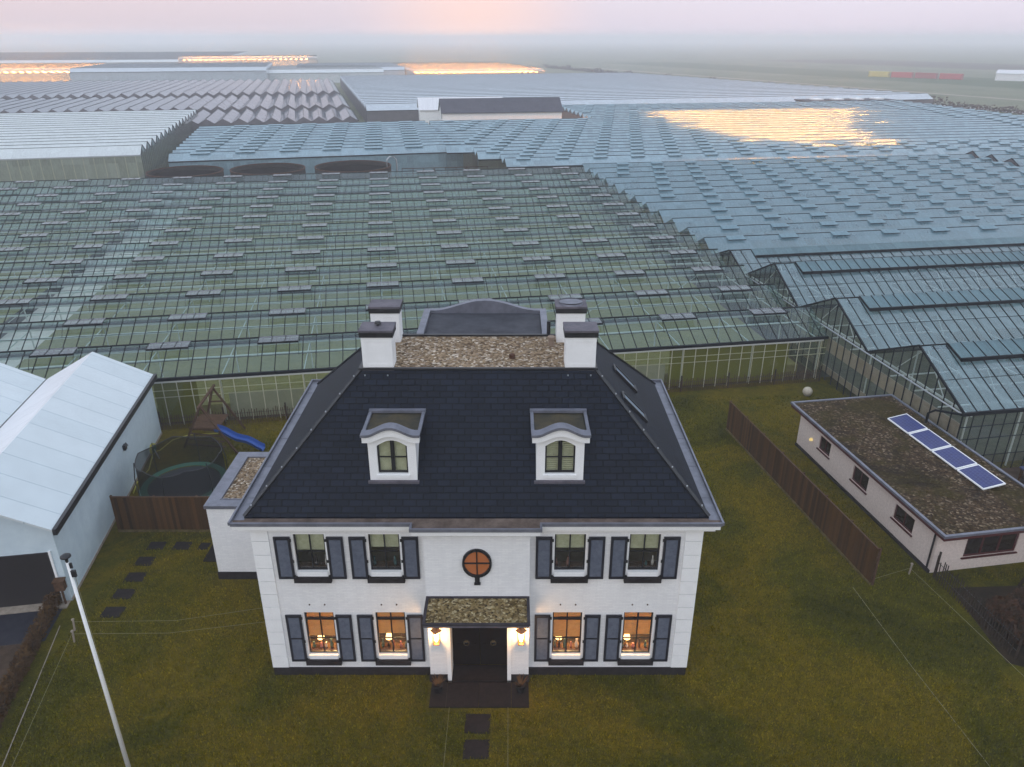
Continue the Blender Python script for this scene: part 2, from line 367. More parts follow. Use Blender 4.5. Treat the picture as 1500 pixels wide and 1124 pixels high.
# glass of the different houses
M['gA'] = glass('old_clear_glass', .12, (.19, .33, .38), (.805, .935, .93), (.757, .91), .7, gl=.75, speck=.26)
M['gAw'] = glass('wall_glass', .07, (.36, .40, .34), (.93, .95, .86), (.757, 3), .5, speck=.1)
M['gV'] = glass('vent_glass', .24, (.30, .33, .37), (.8, .84, .84), (.757, 3), .4, .25, .2, .6)
M['gVr'] = glass('ridge_vent_glass', .52, (.24, .385, .435), (.6, .75, .78), (.75, 3), .4, .3, .4, .35)
M['gR'] = glass('blue_glass', .50, (.25, .40, .46), (.78, .90, .92), (.6, 1.4), .35)
M['gRw'] = glass('gable_glass', .10, (.30, .36, .38), (.85, .9, .9), (.6, 2), .5)
M['gNv'] = glass('narrow_vent_glass', .70, (.205, .335, .395), (.7, .85, .9), (1.0, 1.0), .3, transl=.2, gl=.35)
M['gDv'] = glass('pale_vent_glass', .80, (.29, .425, .49), (.7, .85, .9), (1.0, 1.0), .3, transl=.2, gl=.35)
M['gN'] = glass('narrow_span_glass', .66, (.165, .29, .35), (.7, .85, .9), (1.0, 1.0), .28, transl=.2, speck=.5)
M['gD'] = glass('pale_blue_glass', .80, (.27, .40, .47), (.7, .85, .9), (1.0, 1.0), .35, transl=.2)
M['gC'] = glass('whitewashed_glass', .93, (.74, .79, .80), (.8, .9, .9), (1.2, 1.2), .12, transl=.28)
M['gCw'] = glass('tall_wall_glass', .50, (.58, .64, .58), (.85, .92, .88), (1.2, 2.0), .4)
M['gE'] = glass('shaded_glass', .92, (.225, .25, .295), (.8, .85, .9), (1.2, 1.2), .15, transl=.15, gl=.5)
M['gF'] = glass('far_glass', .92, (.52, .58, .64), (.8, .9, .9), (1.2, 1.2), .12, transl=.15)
M['crop'] = None
def crop_mat(name, a, b, c):
    m = mat(name, a, .9); t = NT(m)
    rows = t.noise(1, 3, .6, t.mapping('Object', (.25, 1.6, 1))); f = t.noise(2.5, 6, .75)
    t.color(t.mix(.5, t.ramp(rows, [(.35, a), (.6, b)]), t.ramp(f, [(.3, a), (.7, c)]))); t.bump(f, .8, .15); return m
M['crop'] = crop_mat('crop_canopy', (.145, .128, .03), (.215, .185, .052), (.30, .25, .085))
M['cropd'] = crop_mat('dark_beds', (.07, .07, .04), (.14, .13, .075), (.19, .17, .11))
M['screen'] = mat('green_screen', (.15, .15, .012), .8, 0, 0)
M['screenw'] = noisy('pale_screen', (.26, .27, .20), (.34, .34, .27), 1, .8, 0)
M['lamp'] = emit('grow_lamp', (1.0, .33, .05), 620)
M['lampfar'] = emit('grow_lamp_far', (1.0, .42, .10), 65)

# ------------------------------------------------------------------ ground
o = MB(); o.face([(-4000, -1500, 0), (4000, -1500, 0), (4000, 5000, 0), (-4000, 5000, 0)]); g = o.build('field_ground', M['field']); g['kind'] = 'structure'
o = MB(); o.face([G(-13.5, -20, .004), G(40, -20, .004), G(40, 41, .004), G(-13.5, 41, .004)]); g = o.build('lawn', M['grass']); g['kind'] = 'structure'
o = MB(); o.face([G(-40, 41.0, .008), G(26.9, 41.0, .008), G(26.9, 120, .008), G(-40, 120, .008)]); g = o.build('nursery_soil', M['soil']); g['kind'] = 'structure'
o = MB(); o.face([G(-45, 5, .008), G(-13.8, 5, .008), G(-13.6, 23.75, .008), G(-45, 23.75, .008)]); g = o.build('bare_soil', M['soil']); g['kind'] = 'structure'
o = MB(); o.face([G(-45, 23.75, .012), G(-13.3, 23.75, .012), G(-13.3, 25.5, .012), G(-45, 25.5, .012)]); g = o.build('driveway', M['asphalt']); g['kind'] = 'structure'
o = MB(); o.box(-32, 0, 0, .42, 0, .05); g = o.build('driveway_threshold', M['concrete']); g['kind'] = 'structure'; g.location = G(-13.15, 25.5); g.rotation_euler = (0, 0, R(YAW))
o = MB(); o.face([G(26.9, 18, .012), G(60, 18, .012), G(60, 28.9, .012), G(26.9, 28.9, .012)]); g = o.build('yard_soil', M['soil']); g['kind'] = 'structure'

import numpy as np
stones = [(-15.36, 26.95, .66, .52, 'left of the pair below the board fence, at the path bend'), (-14.25, 26.95, .68, .52, 'second from the annex wall below the board fence'), (-13.30, 26.9, .40, .45, 'narrow one beside the annex doorstep'),
          (-15.40, 25.88, .68, .56, 'second in the column along the warehouse'), (-15.33, 24.85, .72, .56, 'middle one of the column along the warehouse'), (-15.32, 23.82, .74, .56, 'second from the near end of the warehouse column'), (-15.26, 22.78, .74, .56, 'nearest of the column, close to the flagpole'),
          (-1.10, 17.60, .76, .72, 'nearer the porch slab of the two on the front path'), (-1.10, 16.64, .76, .66, 'farther from the porch of the two on the front path')]
def grass_blades(n):
    rg = np.random.default_rng(3)
    yy = 13.5 + 28.5 * rg.random(n) ** 1.35; xx = (rg.random(n) - .5) * 2 * (10 + yy * .62) * 1.0
    gu, gv = xx * CA + yy * SA, -xx * SA + yy * CA
    ok = (gu > -13.0) & (gu < 26.6) & (gv < 40.2) & ~((xx > -8.2) & (xx < 6.0) & (yy > 19.62) & (yy < 29.75)) & ~((abs(xx + 1.1) < 1.72) & (yy > 19.2) & (yy < 19.7)) & ~((xx > -11.9) & (xx < -8) & (yy > 24.5) & (yy < 29.2)) & ~((gu > 20.8) & (gu < 26.4) & (gv > 21.7) & (gv < 33.4)) & ~((abs(xx + 1.1) < 1.75) & (yy > 18.1) & (yy < 20))
    ok &= ~((xx > 17) & (yy < 24.6)) & (xx > -16.3) & ~((abs(xx + 12.4) < .5) & (abs(yy - 26.7) < .8))
    for x_, y_, a_, b_, lb_ in stones: ok &= ~((abs(xx - x_) < a_ / 2 - .03) & (abs(yy - y_) < b_ / 2 - .03))
    xx, yy = xx[ok], yy[ok]; m = len(xx)
    h = .04 + .09 * rg.random(m) ** 2; a = rg.random(m) * 6.283; w_ = .010 + .020 * rg.random(m); lx = (rg.random(m) - .5) * .07; ly = (rg.random(m) - .5) * .07
    V = np.zeros((m, 3, 3)); V[:, 0] = np.stack([xx - np.cos(a) * w_, yy - np.sin(a) * w_, 0 * xx + .003], 1); V[:, 1] = np.stack([xx + np.cos(a) * w_, yy + np.sin(a) * w_, 0 * xx + .003], 1); V[:, 2] = np.stack([xx + lx, yy + ly, h], 1)
    me = bpy.data.meshes.new('grass_blades'); me.vertices.add(m * 3); me.vertices.foreach_set('co', V.reshape(-1)); me.loops.add(m * 3); me.loops.foreach_set('vertex_index', np.arange(m * 3, dtype=np.int32))
    me.polygons.add(m); me.polygons.foreach_set('loop_start', np.arange(0, m * 3, 3, dtype=np.int32)); me.update(calc_edges=True); me.materials.append(M['blade'])
    o = bpy.data.objects.new('grass', me); COL.objects.link(o); o['kind'] = 'stuff'; o['label'] = 'short olive green grass over the lawn round the villa'; o['category'] = 'grass'
grass_blades(600000)

# ------------------------------------------------------------------ villa
VX, VY = -1.10, 19.68
HW, HD = 7.04, 10.0
v = thing('villa', 'white two storey villa with dark slate hipped roof, shutters and gravel topped porch', 'house', (VX, VY, 0))
WX = (-5.30, -2.94, 2.94, 5.30)
UP, LO = (4.22, 5.88), (.72, 2.76)
GH = .54
BW, BF = 1.66, -.33          # projecting middle bay
holes = [(x - GH, x + GH, z0, z1) for x in WX for z0, z1 in (UP, LO)]
b = MB()
b.wallxz(-HW, -BW, .34, 6.2, 0, [h for h in holes if h[0] < 0], .26)
b.wallxz(BW, HW, .34, 6.2, 0, [h for h in holes if h[0] > 0], .26)
b.wallxz(-BW, BW, 0.34, 6.2, BF, [(-.95, .95, .34, 2.75)], 1.0, floor=False)
for s in (-1, 1):
    b.face([(s * BW, BF, .34), (s * BW, 0, .34), (s * BW, 0, 6.2), (s * BW, BF, 6.2)])
    b.face([(s * HW, 0, .34), (s * HW, HD, .34), (s * HW, HD, 6.2), (s * HW, 0, 6.2)])
b.face([(HW, HD, .34), (-HW, HD, .34), (-HW, HD, 6.2), (HW, HD, 6.2)])
b.build('wall', M['white'], v)
for s in (-1, 1):
    b = MB()
    for k in range(11):
        z0 = .36 + k * .525
        b.box(s * (HW - .50), s * (HW + .045), -.045, .3, z0, z0 + .500)
    b.build('quoin', M['paint'], v)
b = MB(); b.box(-HW - .03, -BW, -.03, HD, 0, .34); b.box(BW, HW + .03, -.03, HD, 0, .34); b.box(-BW - .03, -1.07, BF - .03, -.03, 0, .34); b.box(1.07, BW + .03, BF - .03, -.03, 0, .34)
b.build('plinth', M['plinth'], v)
# roof
zb, zt = 6.46, 10.0
lo = [(-7.22, .05), (7.22, .05), (7.22, 9.98), (-7.22, 9.98)]; tp = [(-3.90, 3.42), (3.86, 3.42), (3.86, 6.45), (-3.90, 6.45)]
b = MB()
for i in range(4):
    j = (i + 1) % 4
    b.face([(*lo[i], zb), (*lo[j], zb), (*tp[j], zt), (*tp[i], zt)])
b.box(-7.22, 7.22, .05, .10, zb - .16, zb - .002)
roof = b.build('roof', M['slate'], v)
b = MB()
for i in range(4): b.beam((*lo[i], zb + .02), (*tp[i], zt + .02), .13, .05)
b.box(-3.98, 3.94, 3.36, 3.47, zt - .02, zt + .05); b.box(-3.98, 3.94, 6.40, 6.51, zt - .02, zt + .08); b.box(-3.98, -3.87, 3.47, 6.40, zt - .02, zt + .05); b.box(3.83, 3.94, 3.47, 6.40, zt - .02, zt + .05)
b.build('ridge_trim', M['black'], roof)
b = MB(); b.face([(-3.87, 3.47, zt + .01), (3.83, 3.47, zt + .01), (3.83, 6.40, zt + .01), (-3.87, 6.40, zt + .01)]); b.build('gravel_flat', M['gravel'], roof)
for i in (0, 1):
    for k in range(8):
        f = .06 + k * .125
        p = Vector((*lo[i], zb)).lerp(Vector((*tp[i], zt)), f)
        q = MB(); q.lathe([(0, .045), (.024, .04), (.024, 0)], (p.x, p.y, p.z + .05), 8); q.build('hip_clip', M['alu'], roof)
for x in (-3.75, -3.0, 2.95, 3.7):
    q = MB(); q.lathe([(0, .045), (.024, .04), (.024, 0)], (x, 3.22, 9.84), 8); q.build('hip_clip', M['alu'], roof)
# roof windows on the right hand slope
for y0 in (3.15, 5.5):
    q = MB()
    ys, ye = y0, y0 + .55
    P = lambda x, y, h: (x + h * .72, y, zb + (7.22 - x) * (zt - zb) / (7.22 - 3.86) + h * .69)
    xs, xe = 4.82, 5.62
    for a_, b_ in (((xs, ys), (xs, ye)), ((xe, ys), (xe, ye)), ((xs, ys), (xe, ys)), ((xs, ye), (xe, ye))):
        q.beam(P(*a_, .05), P(*b_, .05), .07, .10)
    f_ = q.build('roof_window', M['black'], roof)
    q = MB(); q.face([P(xs, ys, .06), P(xe, ys, .06), P(xe, ye, .06), P(xs, ye, .06)]); q.build('pane', mat('skylight_glass', (.3, .36, .42), .1), f_)
# eaves: white moulding, gutter trough, zinc edge
ox, oyf, oyb = 7.60, -.34, 10.40
b = MB()
b.box(-ox + .08, ox - .08, oyf + .06, .05, 6.2, 6.36); b.box(-ox + .08, -7.0, .05, oyb - .06, 6.2, 6.36); b.box(7.0, ox - .08, .05, oyb - .06, 6.2, 6.36); b.box(-7.0, 7.0, 9.95, oyb - .06, 6.2, 6.36)
b.box(-BW - .3, BW + .3, oyf - .24, oyf + .06, 6.2, 6.36)
b.box(-ox + .2, -BW - .3, oyf + .16, oyf + .3, 6.08, 6.2); b.box(BW + .3, ox - .2, oyf + .16, oyf + .3, 6.08, 6.2)
b.build('eaves_moulding', M['paint'], v)
b = MB()
b.box(-ox, -7.2, oyf + .3, oyb, 6.36, 6.40); b.box(7.2, ox, oyf + .3, oyb, 6.36, 6.40); b.box(-7.2, 7.2, 9.96, oyb, 6.36, 6.40)
for s in (-1, 1): b.box(s * (ox - .06), s * ox, oyf, oyb, 6.402, 6.50)
b.box(-ox + .06, ox - .06, oyb - .06, oyb, 6.402, 6.50)
b.box(-ox + .06, -BW - .36, oyf, oyf + .06, 6.362, 6.48); b.box(BW + .36, ox - .06, oyf, oyf + .06, 6.362, 6.48)
b.box(-BW - .36, BW + .36, oyf - .30, oyf - .24, 6.362, 6.48); b.box(-BW - .36, -BW - .30, oyf - .24, oyf + .06, 6.362, 6.48); b.box(BW + .30, BW + .36, oyf - .24, oyf + .06, 6.362, 6.48)
for s in (-1, 1):
    for k in range(5): b.box(s * 7.22, s * (ox - .06), 1.2 + 2 * k, 1.22 + 2 * k, 6.40, 6.412)
gut = b.build('gutter', M['zinc'], v)
b = MB(); b.box(-ox + .06, ox - .06, oyf + .06, oyf + .3, 6.362, 6.398); b.box(-7.2, 7.2, oyf + .3, .05, 6.362, 6.398); b.box(-BW - .30, BW + .30, oyf - .24, oyf + .06, 6.364, 6.396)
b.build('leaf_litter', M['gutterdirt'], gut)
# chimneys
def chimney(x, y):
    q = MB(); q.box(x - .50, x + .50, y - .36, y + .36, 9.6, 11.12)
    for s in (-1, 1):
        q.box(x + s * .34, x + s * .50, y - .372, y - .358, 10.1, 11.12); q.box(x + s * .508, x + s * .494, y - .36, y + .36, 10.95, 11.12)
    q.box(x - .34, x + .34, y - .371, y - .359, 10.96, 11.12); q.box(x - .34, x + .34, y - .371, y - .359, 10.06, 10.18)
    c = q.build('chimney', M['paint'], roof)
    q = MB(); q.box(x - .55, x + .55, y - .41, y + .41, 11.12, 11.30); q.build('chimney_cap', M['black'], c)
    q = MB(); q.box(x - .56, x + .56, y - .43, y + .43, 11.302, 11.37)
    q.build('cap_slab', M['lead'], c)
    q = MB(); q.box(x - .53, x + .53, y - .42, y + .40, 9.62, 9.98); q.build('flashing', M['lead'], c)
    return c
for x, y in ((-3.33, 3.80), (3.36, 3.80), (-3.42, 6.18), (3.20, 6.18)): chimney(x, y)
b = MB(); b.lathe([(0, .14), (.09, .13), (.12, .06), (.05, .05), (.05, 0)], (-3.32, 3.9, 11.37), 12); b.build('cowl', M['black'], v)
b = MB()
n_ = 16
b.face([(3.20 + .42 * math.cos(2 * math.pi * k / n_), 6.2 + .3 * math.sin(2 * math.pi * k / n_), 11.43) for k in range(n_)]); b.lathe([(.44, 0), (.42, .06)], (3.2, 6.2, 11.37), 16); b.build('cowl', M['zinc'], v)
b = MB(); b.lathe([(0, .16), (.1, .14), (.1, 0)], (1.1, 4.35, 10.01), 12); b.build('roof_vent', M['rust'], roof)
b = MB(); b.lathe([(0, .34), (.14, .33), (.14, .24), (.09, .24), (.11, 0)], (2.5, 5.55, 10.01), 14); b.build('roof_vent', mat('clay', (.22, .16, .12), .8), roof)
b = MB(); b.lathe([(0, .5), (.07, .48), (.07, 0)], (2.45, 6.6, 10.05), 10); b.build('roof_vent', M['black'], roof)

blind_up = noisy('blind_cloth', (.42, .42, .26), (.52, .52, .34), 6, .9, 0)  # plain unlit cloth of the upper and dormer blinds
pane_m = glass('window_pane', .02, (.5, .5, .5), (.93, .95, .95), (5, 5), .2, .03, 0, .8)
def arc(x0, x1, zb_, rise, n=12, cx=None):
    return [(x0 + (x1 - x0) * i / n, zb_ + rise * math.sin(math.pi * i / n)) for i in range(n + 1)]
def scurve(x0, x1, z, rise, n=20):      # flat shoulders, raised middle
    pts = []
    for i in range(n + 1):
        t = i / n; x = x0 + (x1 - x0) * t; u = (t - .5) * 2
        k = 0 if abs(u) > .8 else (math.cos(u / .8 * math.pi) + 1) / 2
        pts.append((x, z + rise * k ** .8))
    return pts
def dormer(x):
    d = thing('dormer', '', '', (0, 0, 0)); del d['label']; del d['category']; d.parent = v; d.location = (x, 0, 0)
    yf = .85
    # body with arched window opening: two posts, sill, arched head
    q = MB(); q.box(-.74, -.47, yf, 2.3, 7.30, 8.72); q.box(.47, .74, yf, 2.3, 7.30, 8.72); q.box(-.47, .47, yf, yf + .5, 7.30, 7.52)
    top = arc(-.47, .47, 8.52, .2); poly = [(.47, 8.90), (-.47, 8.90)] + top
    q.prism(poly, yf, yf + .4); q.box(-.52, .52, yf - .05, yf + .05, 7.40, 7.50)
    q.build('dormer_wall', M['paint'], d)
    # cornice with curved top
    q = MB(); up = scurve(-.88, .88, 8.92, .26); dn = [(xx, 8.70 + (zz - 8.92) * .85) for xx, zz in up]
    q.prism(list(reversed(up)) + dn, yf - .14, yf + .1); q.build('cornice', M['paint'], d)
    q = MB(); up2 = [(xx * 1.03, zz + .09) for xx, zz in up]; dn2 = [(xx * 1.03, zz + .003) for xx, zz in up]
    q.prism(list(reversed(up2)) + dn2, yf - .22, yf + .14)
    for s in (-1, 1): q.beam((s * .86, yf + .14, 8.93), (s * .86, 2.44, 8.95), .10, .08)
    q.box(-.92, .92, 2.30, 2.46, 8.93, 9.02)
    q.build('zinc_edge', M['zinc'], d)
    q = MB()
    for s in (-1, 1): q.box(s * .80, s * .73, yf + .1, 2.5, 8.6, 8.88)
    q.box(-.80, .80, yf + .14, 2.40, 8.82, 8.90); q.build('dormer_roof', M['dormroof'], d)
    q = MB(); q.box(-.80, .80, yf - .10, yf + .02, 7.22, 7.30); q.build('flashing', M['lead'], d)
    # window
    q = MB(); q.box(-.47, -.42, yf + .09, yf + .15, 7.52, 8.58); q.box(.42, .47, yf + .09, yf + .15, 7.52, 8.58); q.box(-.42, .42, yf + .09, yf + .15, 7.52, 7.58)
    q.box(-.06, .06, yf + .08, yf + .16, 7.58, 8.71); q.box(-.42, -.06, yf + .10, yf + .14, 8.06, 8.09); q.box(.06, .42, yf + .10, yf + .14, 8.06, 8.09)
    wf = q.build('dormer_window', M['black'], d)
    q = MB(); q.face([(-.45, yf + .12, 7.55), (.45, yf + .12, 7.55), (.45, yf + .12, 8.7), (-.45, yf + .12, 8.7)]); q.build('pane', pane_m, wf)
    return d, yf
for x, kind in ((-2.62, 0), (2.60, 1)):
    d, yf = dormer(x)
    q = MB()
    if kind == 0: q.face([(-.46, yf + .2, 7.5), (.46, yf + .2, 7.5), (.46, yf + .2, 8.74), (-.46, yf + .2, 8.74)])
    else:
        for k in range(16): q.beam((-.44, yf + .22, 7.56 + .075 * k), (.44, yf + .22, 7.56 + .075 * k), .05, .055)
        q.face([(-.46, yf + .32, 7.5), (.46, yf + .32, 7.5), (.46, yf + .32, 8.74), (-.46, yf + .32, 8.74)])
    q.build('blind', blind_up, d)
# rear wall dormer with arched parapet
d = bpy.data.objects.new('rear_dormer', None); COL.objects.link(d); d.parent = v
q = MB(); q.box(-2.35, 2.35, 6.52, 9.92, 9.3, 9.72); q.box(-2.35, 2.35, 9.5, 9.95, 6.4, 9.7); q.build('dormer_roof', M['bitumen'], d)
q = MB(); up = scurve(-2.5, 2.5, 9.85, .42); dn = [(xx, 9.6) for xx, zz in up]; q.prism(list(reversed(up)) + dn, 9.80, 10.05)
for s in (-1, 1): q.box(s * 2.5, s * 2.24, 6.52, 9.80, 9.5, 9.85)
q.build('zinc_edge', M['zinc'], d)
# windows
room_up = noisy('room_unlit', (.30, .25, .18), (.42, .35, .26), 1.5, .9, 0)
room_lo = noisy('room_warm', (.55, .33, .14), (.65, .42, .2), 1.5, .9, 0)
blind_lo = noisy('roman_blind', (.50, .36, .16), (.58, .43, .2), 3, .9, 0)
def cloth_light(m):       # cloth that lets lamp light through
    t = NT(m); tl = t.n('ShaderNodeBsdfTranslucent'); mx = t.n('ShaderNodeMixShader'); mx.inputs[0].default_value = .45
    src = t.b.inputs['Base Color'].links[0].from_socket; t.l(src, tl.inputs[0]); t.l(t.b.outputs[0], mx.inputs[1]); t.l(tl.outputs[0], mx.inputs[2]); t.l(mx.outputs[0], t.t.nodes['Material Output'].inputs[0])
cloth_light(blind_lo)
lampm = emit('lamp_shade', (1.0, .60, .22), 5)
prop_cols = [mat('vase_white', (.7, .66, .6), .4), mat('vase_teal', (.05, .12, .12), .4), mat('toy_pink', (.5, .2, .18), .7), mat('toy_brown', (.22, .1, .07), .8), mat('vase_dark', (.03, .02, .02), .4)]
def window(x, zr, lower, idx):
    z0, z1 = zr
    q = MB(); yo, yi = .02, .14
    q.box(x - GH, x - GH + .05, yo, .2, z0, z1); q.box(x + GH - .05, x + GH, yo, .2, z0, z1); q.box(x - GH + .05, x + GH - .05, yo, .2, z1 - .05, z1); q.box(x - GH + .05, x + GH - .05, -.03, .2, z0, z0 + .17)
    wdw = q.build('window', M['paint'], v)
    q = MB(); a, c, zb2, zt2 = x - GH + .05, x + GH - .05, z0 + .17, z1 - .05
    q.box(a, a + .045, .10, .16, zb2, zt2); q.box(c - .045, c, .10, .16, zb2, zt2); q.box(a + .045, c - .045, .10, .16, zb2, zb2 + .05); q.box(a + .045, c - .045, .10, .16, zt2 - .04, zt2)
    q.box(x - .022, x + .022, .11, .15, zb2 + .05, zt2 - .04)
    if lower:
        zz = zt2 - .38; q.box(a + .045, c - .045, .09, .17, zz, zz + .07); q.box(a + .045, c - .045, .112, .148, zb2 + .62, zb2 + .65)
    else: q.box(a + .045, c - .045, .112, .148, (zb2 + zt2) / 2 - .02, (zb2 + zt2) / 2 + .02)
    q.build('sash', M['black'], wdw)
    q = MB(); q.face([(a, .13, zb2), (c, .13, zb2), (c, .13, zt2), (a, .13, zt2)]); q.build('pane', pane_m, wdw)
    # the room behind
    q = MB(); e = .9
    rx0, rx1, ry0, ry1, rz0, rz1 = x - e, x + e, .262, 2.6, z0 - .6, z1 + .15
    q.face([(rx0, ry1, rz0), (rx1, ry1, rz0), (rx1, ry1, rz1), (rx0, ry1, rz1)]); q.face([(rx0, ry0, rz0), (rx0, ry1, rz0), (rx0, ry1, rz1), (rx0, ry0, rz1)]); q.face([(rx1, ry1, rz0), (rx1, ry0, rz0), (rx1, ry0, rz1), (rx1, ry1, rz1)])
    q.face([(rx0, ry0, rz0), (rx1, ry0, rz0), (rx1, ry1, rz0), (rx0, ry1, rz0)]); q.face([(rx0, ry0, rz1), (rx0, ry1, rz1), (rx1, ry1, rz1), (rx1, ry0, rz1)])
    for hx0, hx1, hz0, hz1 in ((rx0, x - GH, rz0, rz1), (x + GH, rx1, rz0, rz1), (x - GH, x + GH, rz0, z0), (x - GH, x + GH, z1, rz1)):
        q.face([(hx0, ry0, hz0), (hx0, ry0, hz1), (hx1, ry0, hz1), (hx1, ry0, hz0)])
    q.build('room', room_lo if lower else room_up, wdw)
    q = MB(); zbl = z0 + ((.80 if lower else .92) + (-.06, .0, .05, .10, .02, -.05, .0, .06)[idx])
    for k in range(5):
        h = (z1 - zbl) / 5; q.box(x - GH + .04, x + GH - .04, .24 - .006 * k, .255, zbl + k * h, zbl + (k + .96) * h)
    q.build('blind', blind_lo if lower else blind_up, wdw)
    q = MB(); q.box(x - .62, x + .62, .27, .62, z0 + .05, z0 + .12); q.build('inner_shelf', M['timber'], wdw)
    rnd = random.Random(idx * 13 + 5); zs = z0 + .12
    for k in (range(5) if lower else sorted(rnd.sample(range(5), 2))):
        px = x - .40 + .2 * k + rnd.uniform(-.04, .04); r = rnd.uniform(.035, .08); h = rnd.uniform(.14, .42)
        q = MB(); q.lathe([(0, 0), (r * .7, 0), (r, h * .35), (r * .45, h * .75), (r * .6, h), (0, h)], (px, .42, zs), 10)
        q.build('ornament', prop_cols[rnd.randrange(5)], wdw, True)
    if lower:
        q = MB(); lx = x + (-.22 if idx % 2 else .20); q.lathe([(0, .0), (.05, .0), (.015, .1), (.015, .22)], (lx, .62, zs), 10); q.build('lamp_base', M['brass'], wdw)
        q = MB(); q.lathe([(.12, .22), (.08, .42)], (lx, .62, zs), 14); q.build('lamp_shade', lampm, wdw)
        L = bpy.data.lights.new('room_lamp', 'POINT'); L.energy = (0, 300, 0, 190, 0, 230, 0, 270)[idx]; L.color = (1.0, .66, .28); L.shadow_soft_size = .12
        lo_ = bpy.data.objects.new('room_lamp', L); COL.objects.link(lo_); lo_.parent = v; lo_.location = (x, 1.3, z0 + 1.2)
    # outer sill and shutters
    q = MB(); q.box(x - GH - .06, x + GH + .06, -.13, .0, z0 - .19, z0 - .02); q.box(x - GH - .03, x + GH + .03, -.10, 0, z0 - .02, z0 - .003); q.build('sill', M['plinth'], wdw)
    for s in (-1, 1):
        xa, xb = x + s * (GH + .03), x + s * (GH + .55); xa, xb = min(xa, xb), max(xa, xb); za, zc = z0 - .07, z1 - .11
        q = MB(); fw = .075
        q.box(xa, xa + fw, -.075, -.02, za, zc); q.box(xb - fw, xb, -.075, -.02, za, zc); q.box(xa + fw, xb - fw, -.075, -.02, za, za + .1); q.box(xa + fw, xb - fw, -.075, -.02, zc - .1, zc)
        if lower: q.box(xa + fw, xb - fw, -.073, -.022, (za + zc) / 2 - .02, (za + zc) / 2 + .02)
        sh = q.build('shutter', M['shutterf'], v)
        q = MB(); n = int((zc - za - .2) / .082)
        for k in range(n):
            zz = za + .1 + (zc - za - .2) * (k + .5) / n
            q.face([(xa + fw, -.070, zz - .040), (xb - fw, -.070, zz - .040), (xb - fw, -.030, zz + .036), (xa + fw, -.030, zz + .036)]); q.face([(xa + fw, -.030, zz - .046), (xb - fw, -.030, zz - .046), (xb - fw, -.070, zz - .040), (xa + fw, -.070, zz - .040)])
        q.face([(xa + fw, -.028, za + .1), (xb - fw, -.028, za + .1), (xb - fw, -.028, zc - .1), (xa + fw, -.028, zc - .1)])
        q.build('slats', M['shutter'], sh)
        q = MB(); hx = xb if s < 0 else xa
        for zz in (za + .12, (za + zc) / 2 - .1, zc - .1): q.box(hx - .045, hx + .045, -.10, -.076, zz - .05, zz + .05)
        q.build('hinge', M['black'], sh)
        q = MB(); q.box(x + s * .25 - .02, x + s * .25 + .02, -.03, 0, z1 + .28, z1 + .32) if lower else None
        if lower: q.build('wall_hook', M['rust'], v)
i = 0
for x in WX:
    for zr, lw in ((UP, False), (LO, True)):
        window(x, zr, lw, i); i += 1
# round window in the bay
q = MB(); n = 28
for k in range(n):
    a0, a1 = 2 * math.pi * k / n, 2 * math.pi * (k + 1) / n
    q.beam((.43 * math.cos(a0), BF - .03, 5.0 + .50 * math.sin(a0)), (.43 * math.cos(a1), BF - .03, 5.0 + .50 * math.sin(a1)), .07, .09)
q.box(-.075, .075, BF - .06, BF - .003, 4.22, 4.50); q.box(-.1, .1, BF - .08, BF - .003, 4.18, 4.24)
rw = q.build('round_window', M['black'], v)
q = MB(); q.box(-.02, .02, BF - .05, BF - .012, 4.5, 5.5); q.box(-.43, -.02, BF - .05, BF - .014, 4.98, 5.02); q.box(.02, .43, BF - .05, BF - .014, 4.98, 5.02); q.build('glazing_bar', M['black'], rw)
m_ = mat('warm_pane', (.22, .07, .03), .15); NT(m_); m_.node_tree.nodes['Principled BSDF'].inputs['Emission Color'].default_value = (1, .35, .12, 1); m_.node_tree.nodes['Principled BSDF'].inputs['Emission Strength'].default_value = .12
q = MB(); q.face([(.43 * math.cos(2 * math.pi * k / n), BF - .008, 5.0 + .50 * math.sin(2 * math.pi * k / n)) for k in range(n)]); q.build('pane', m_, rw)
# porch
q = MB(); q.box(-1.63, 1.63, -1.58, BF - .002, 3.50, 3.60); q.build('canopy', M['lead'], v)
q = MB(); q.box(-1.66, -1.57, -1.62, BF - .002, 3.602, 3.68); q.box(1.57, 1.66, -1.62, BF - .002, 3.602, 3.68); q.box(-1.57, 1.57, -1.62, -1.55, 3.602, 3.68); q.box(-1.57, 1.57, BF - .06, BF - .002, 3.602, 3.68); q.build('canopy_edge', M['darklead'], v)
q = MB(); q.face([(-1.57, -1.55, 3.63), (1.57, -1.55, 3.63), (1.57, BF - .06, 3.63), (-1.57, BF - .06, 3.63)]); q.build('canopy_gravel', M['gravel2'], v)
q = MB(); q.box(-1.07, -.94, BF - .08, .3, 0.02, 2.80); q.box(.94, 1.07, BF - .08, .3, .02, 2.80); q.box(-.94, .94, BF - .08, .3, 2.62, 2.80); q.build('door_surround', M['paint'], v)
q = MB()
for s in (-1, 1):
    q.box(s * .006, s * .93, .30, .36, .16, 2.62)
    q.box(s * .12, s * .82, .285, .302, .36, 1.1); q.box(s * .12, s * .82, .285, .302, 1.25, 2.45)
dr = q.build('door', M['door'], v)
for s in (-1, 1):
    q = MB(); n = 18
    for k in range(n):
        a0, a1 = 2 * math.pi * k / n, 2 * math.pi * (k + 1) / n
        q.beam((s * .46 + .09 * math.cos(a0), .26, 1.16 + .09 * math.sin(a0)), (s * .46 + .09 * math.cos(a1), .26, 1.16 + .09 * math.sin(a1)), .03, .03)
    q.lathe([(0, .06), (.05, .05), (.06, 0)], (s * .46, .28, 1.22), 10); q.build('knocker', M['brass'], dr)
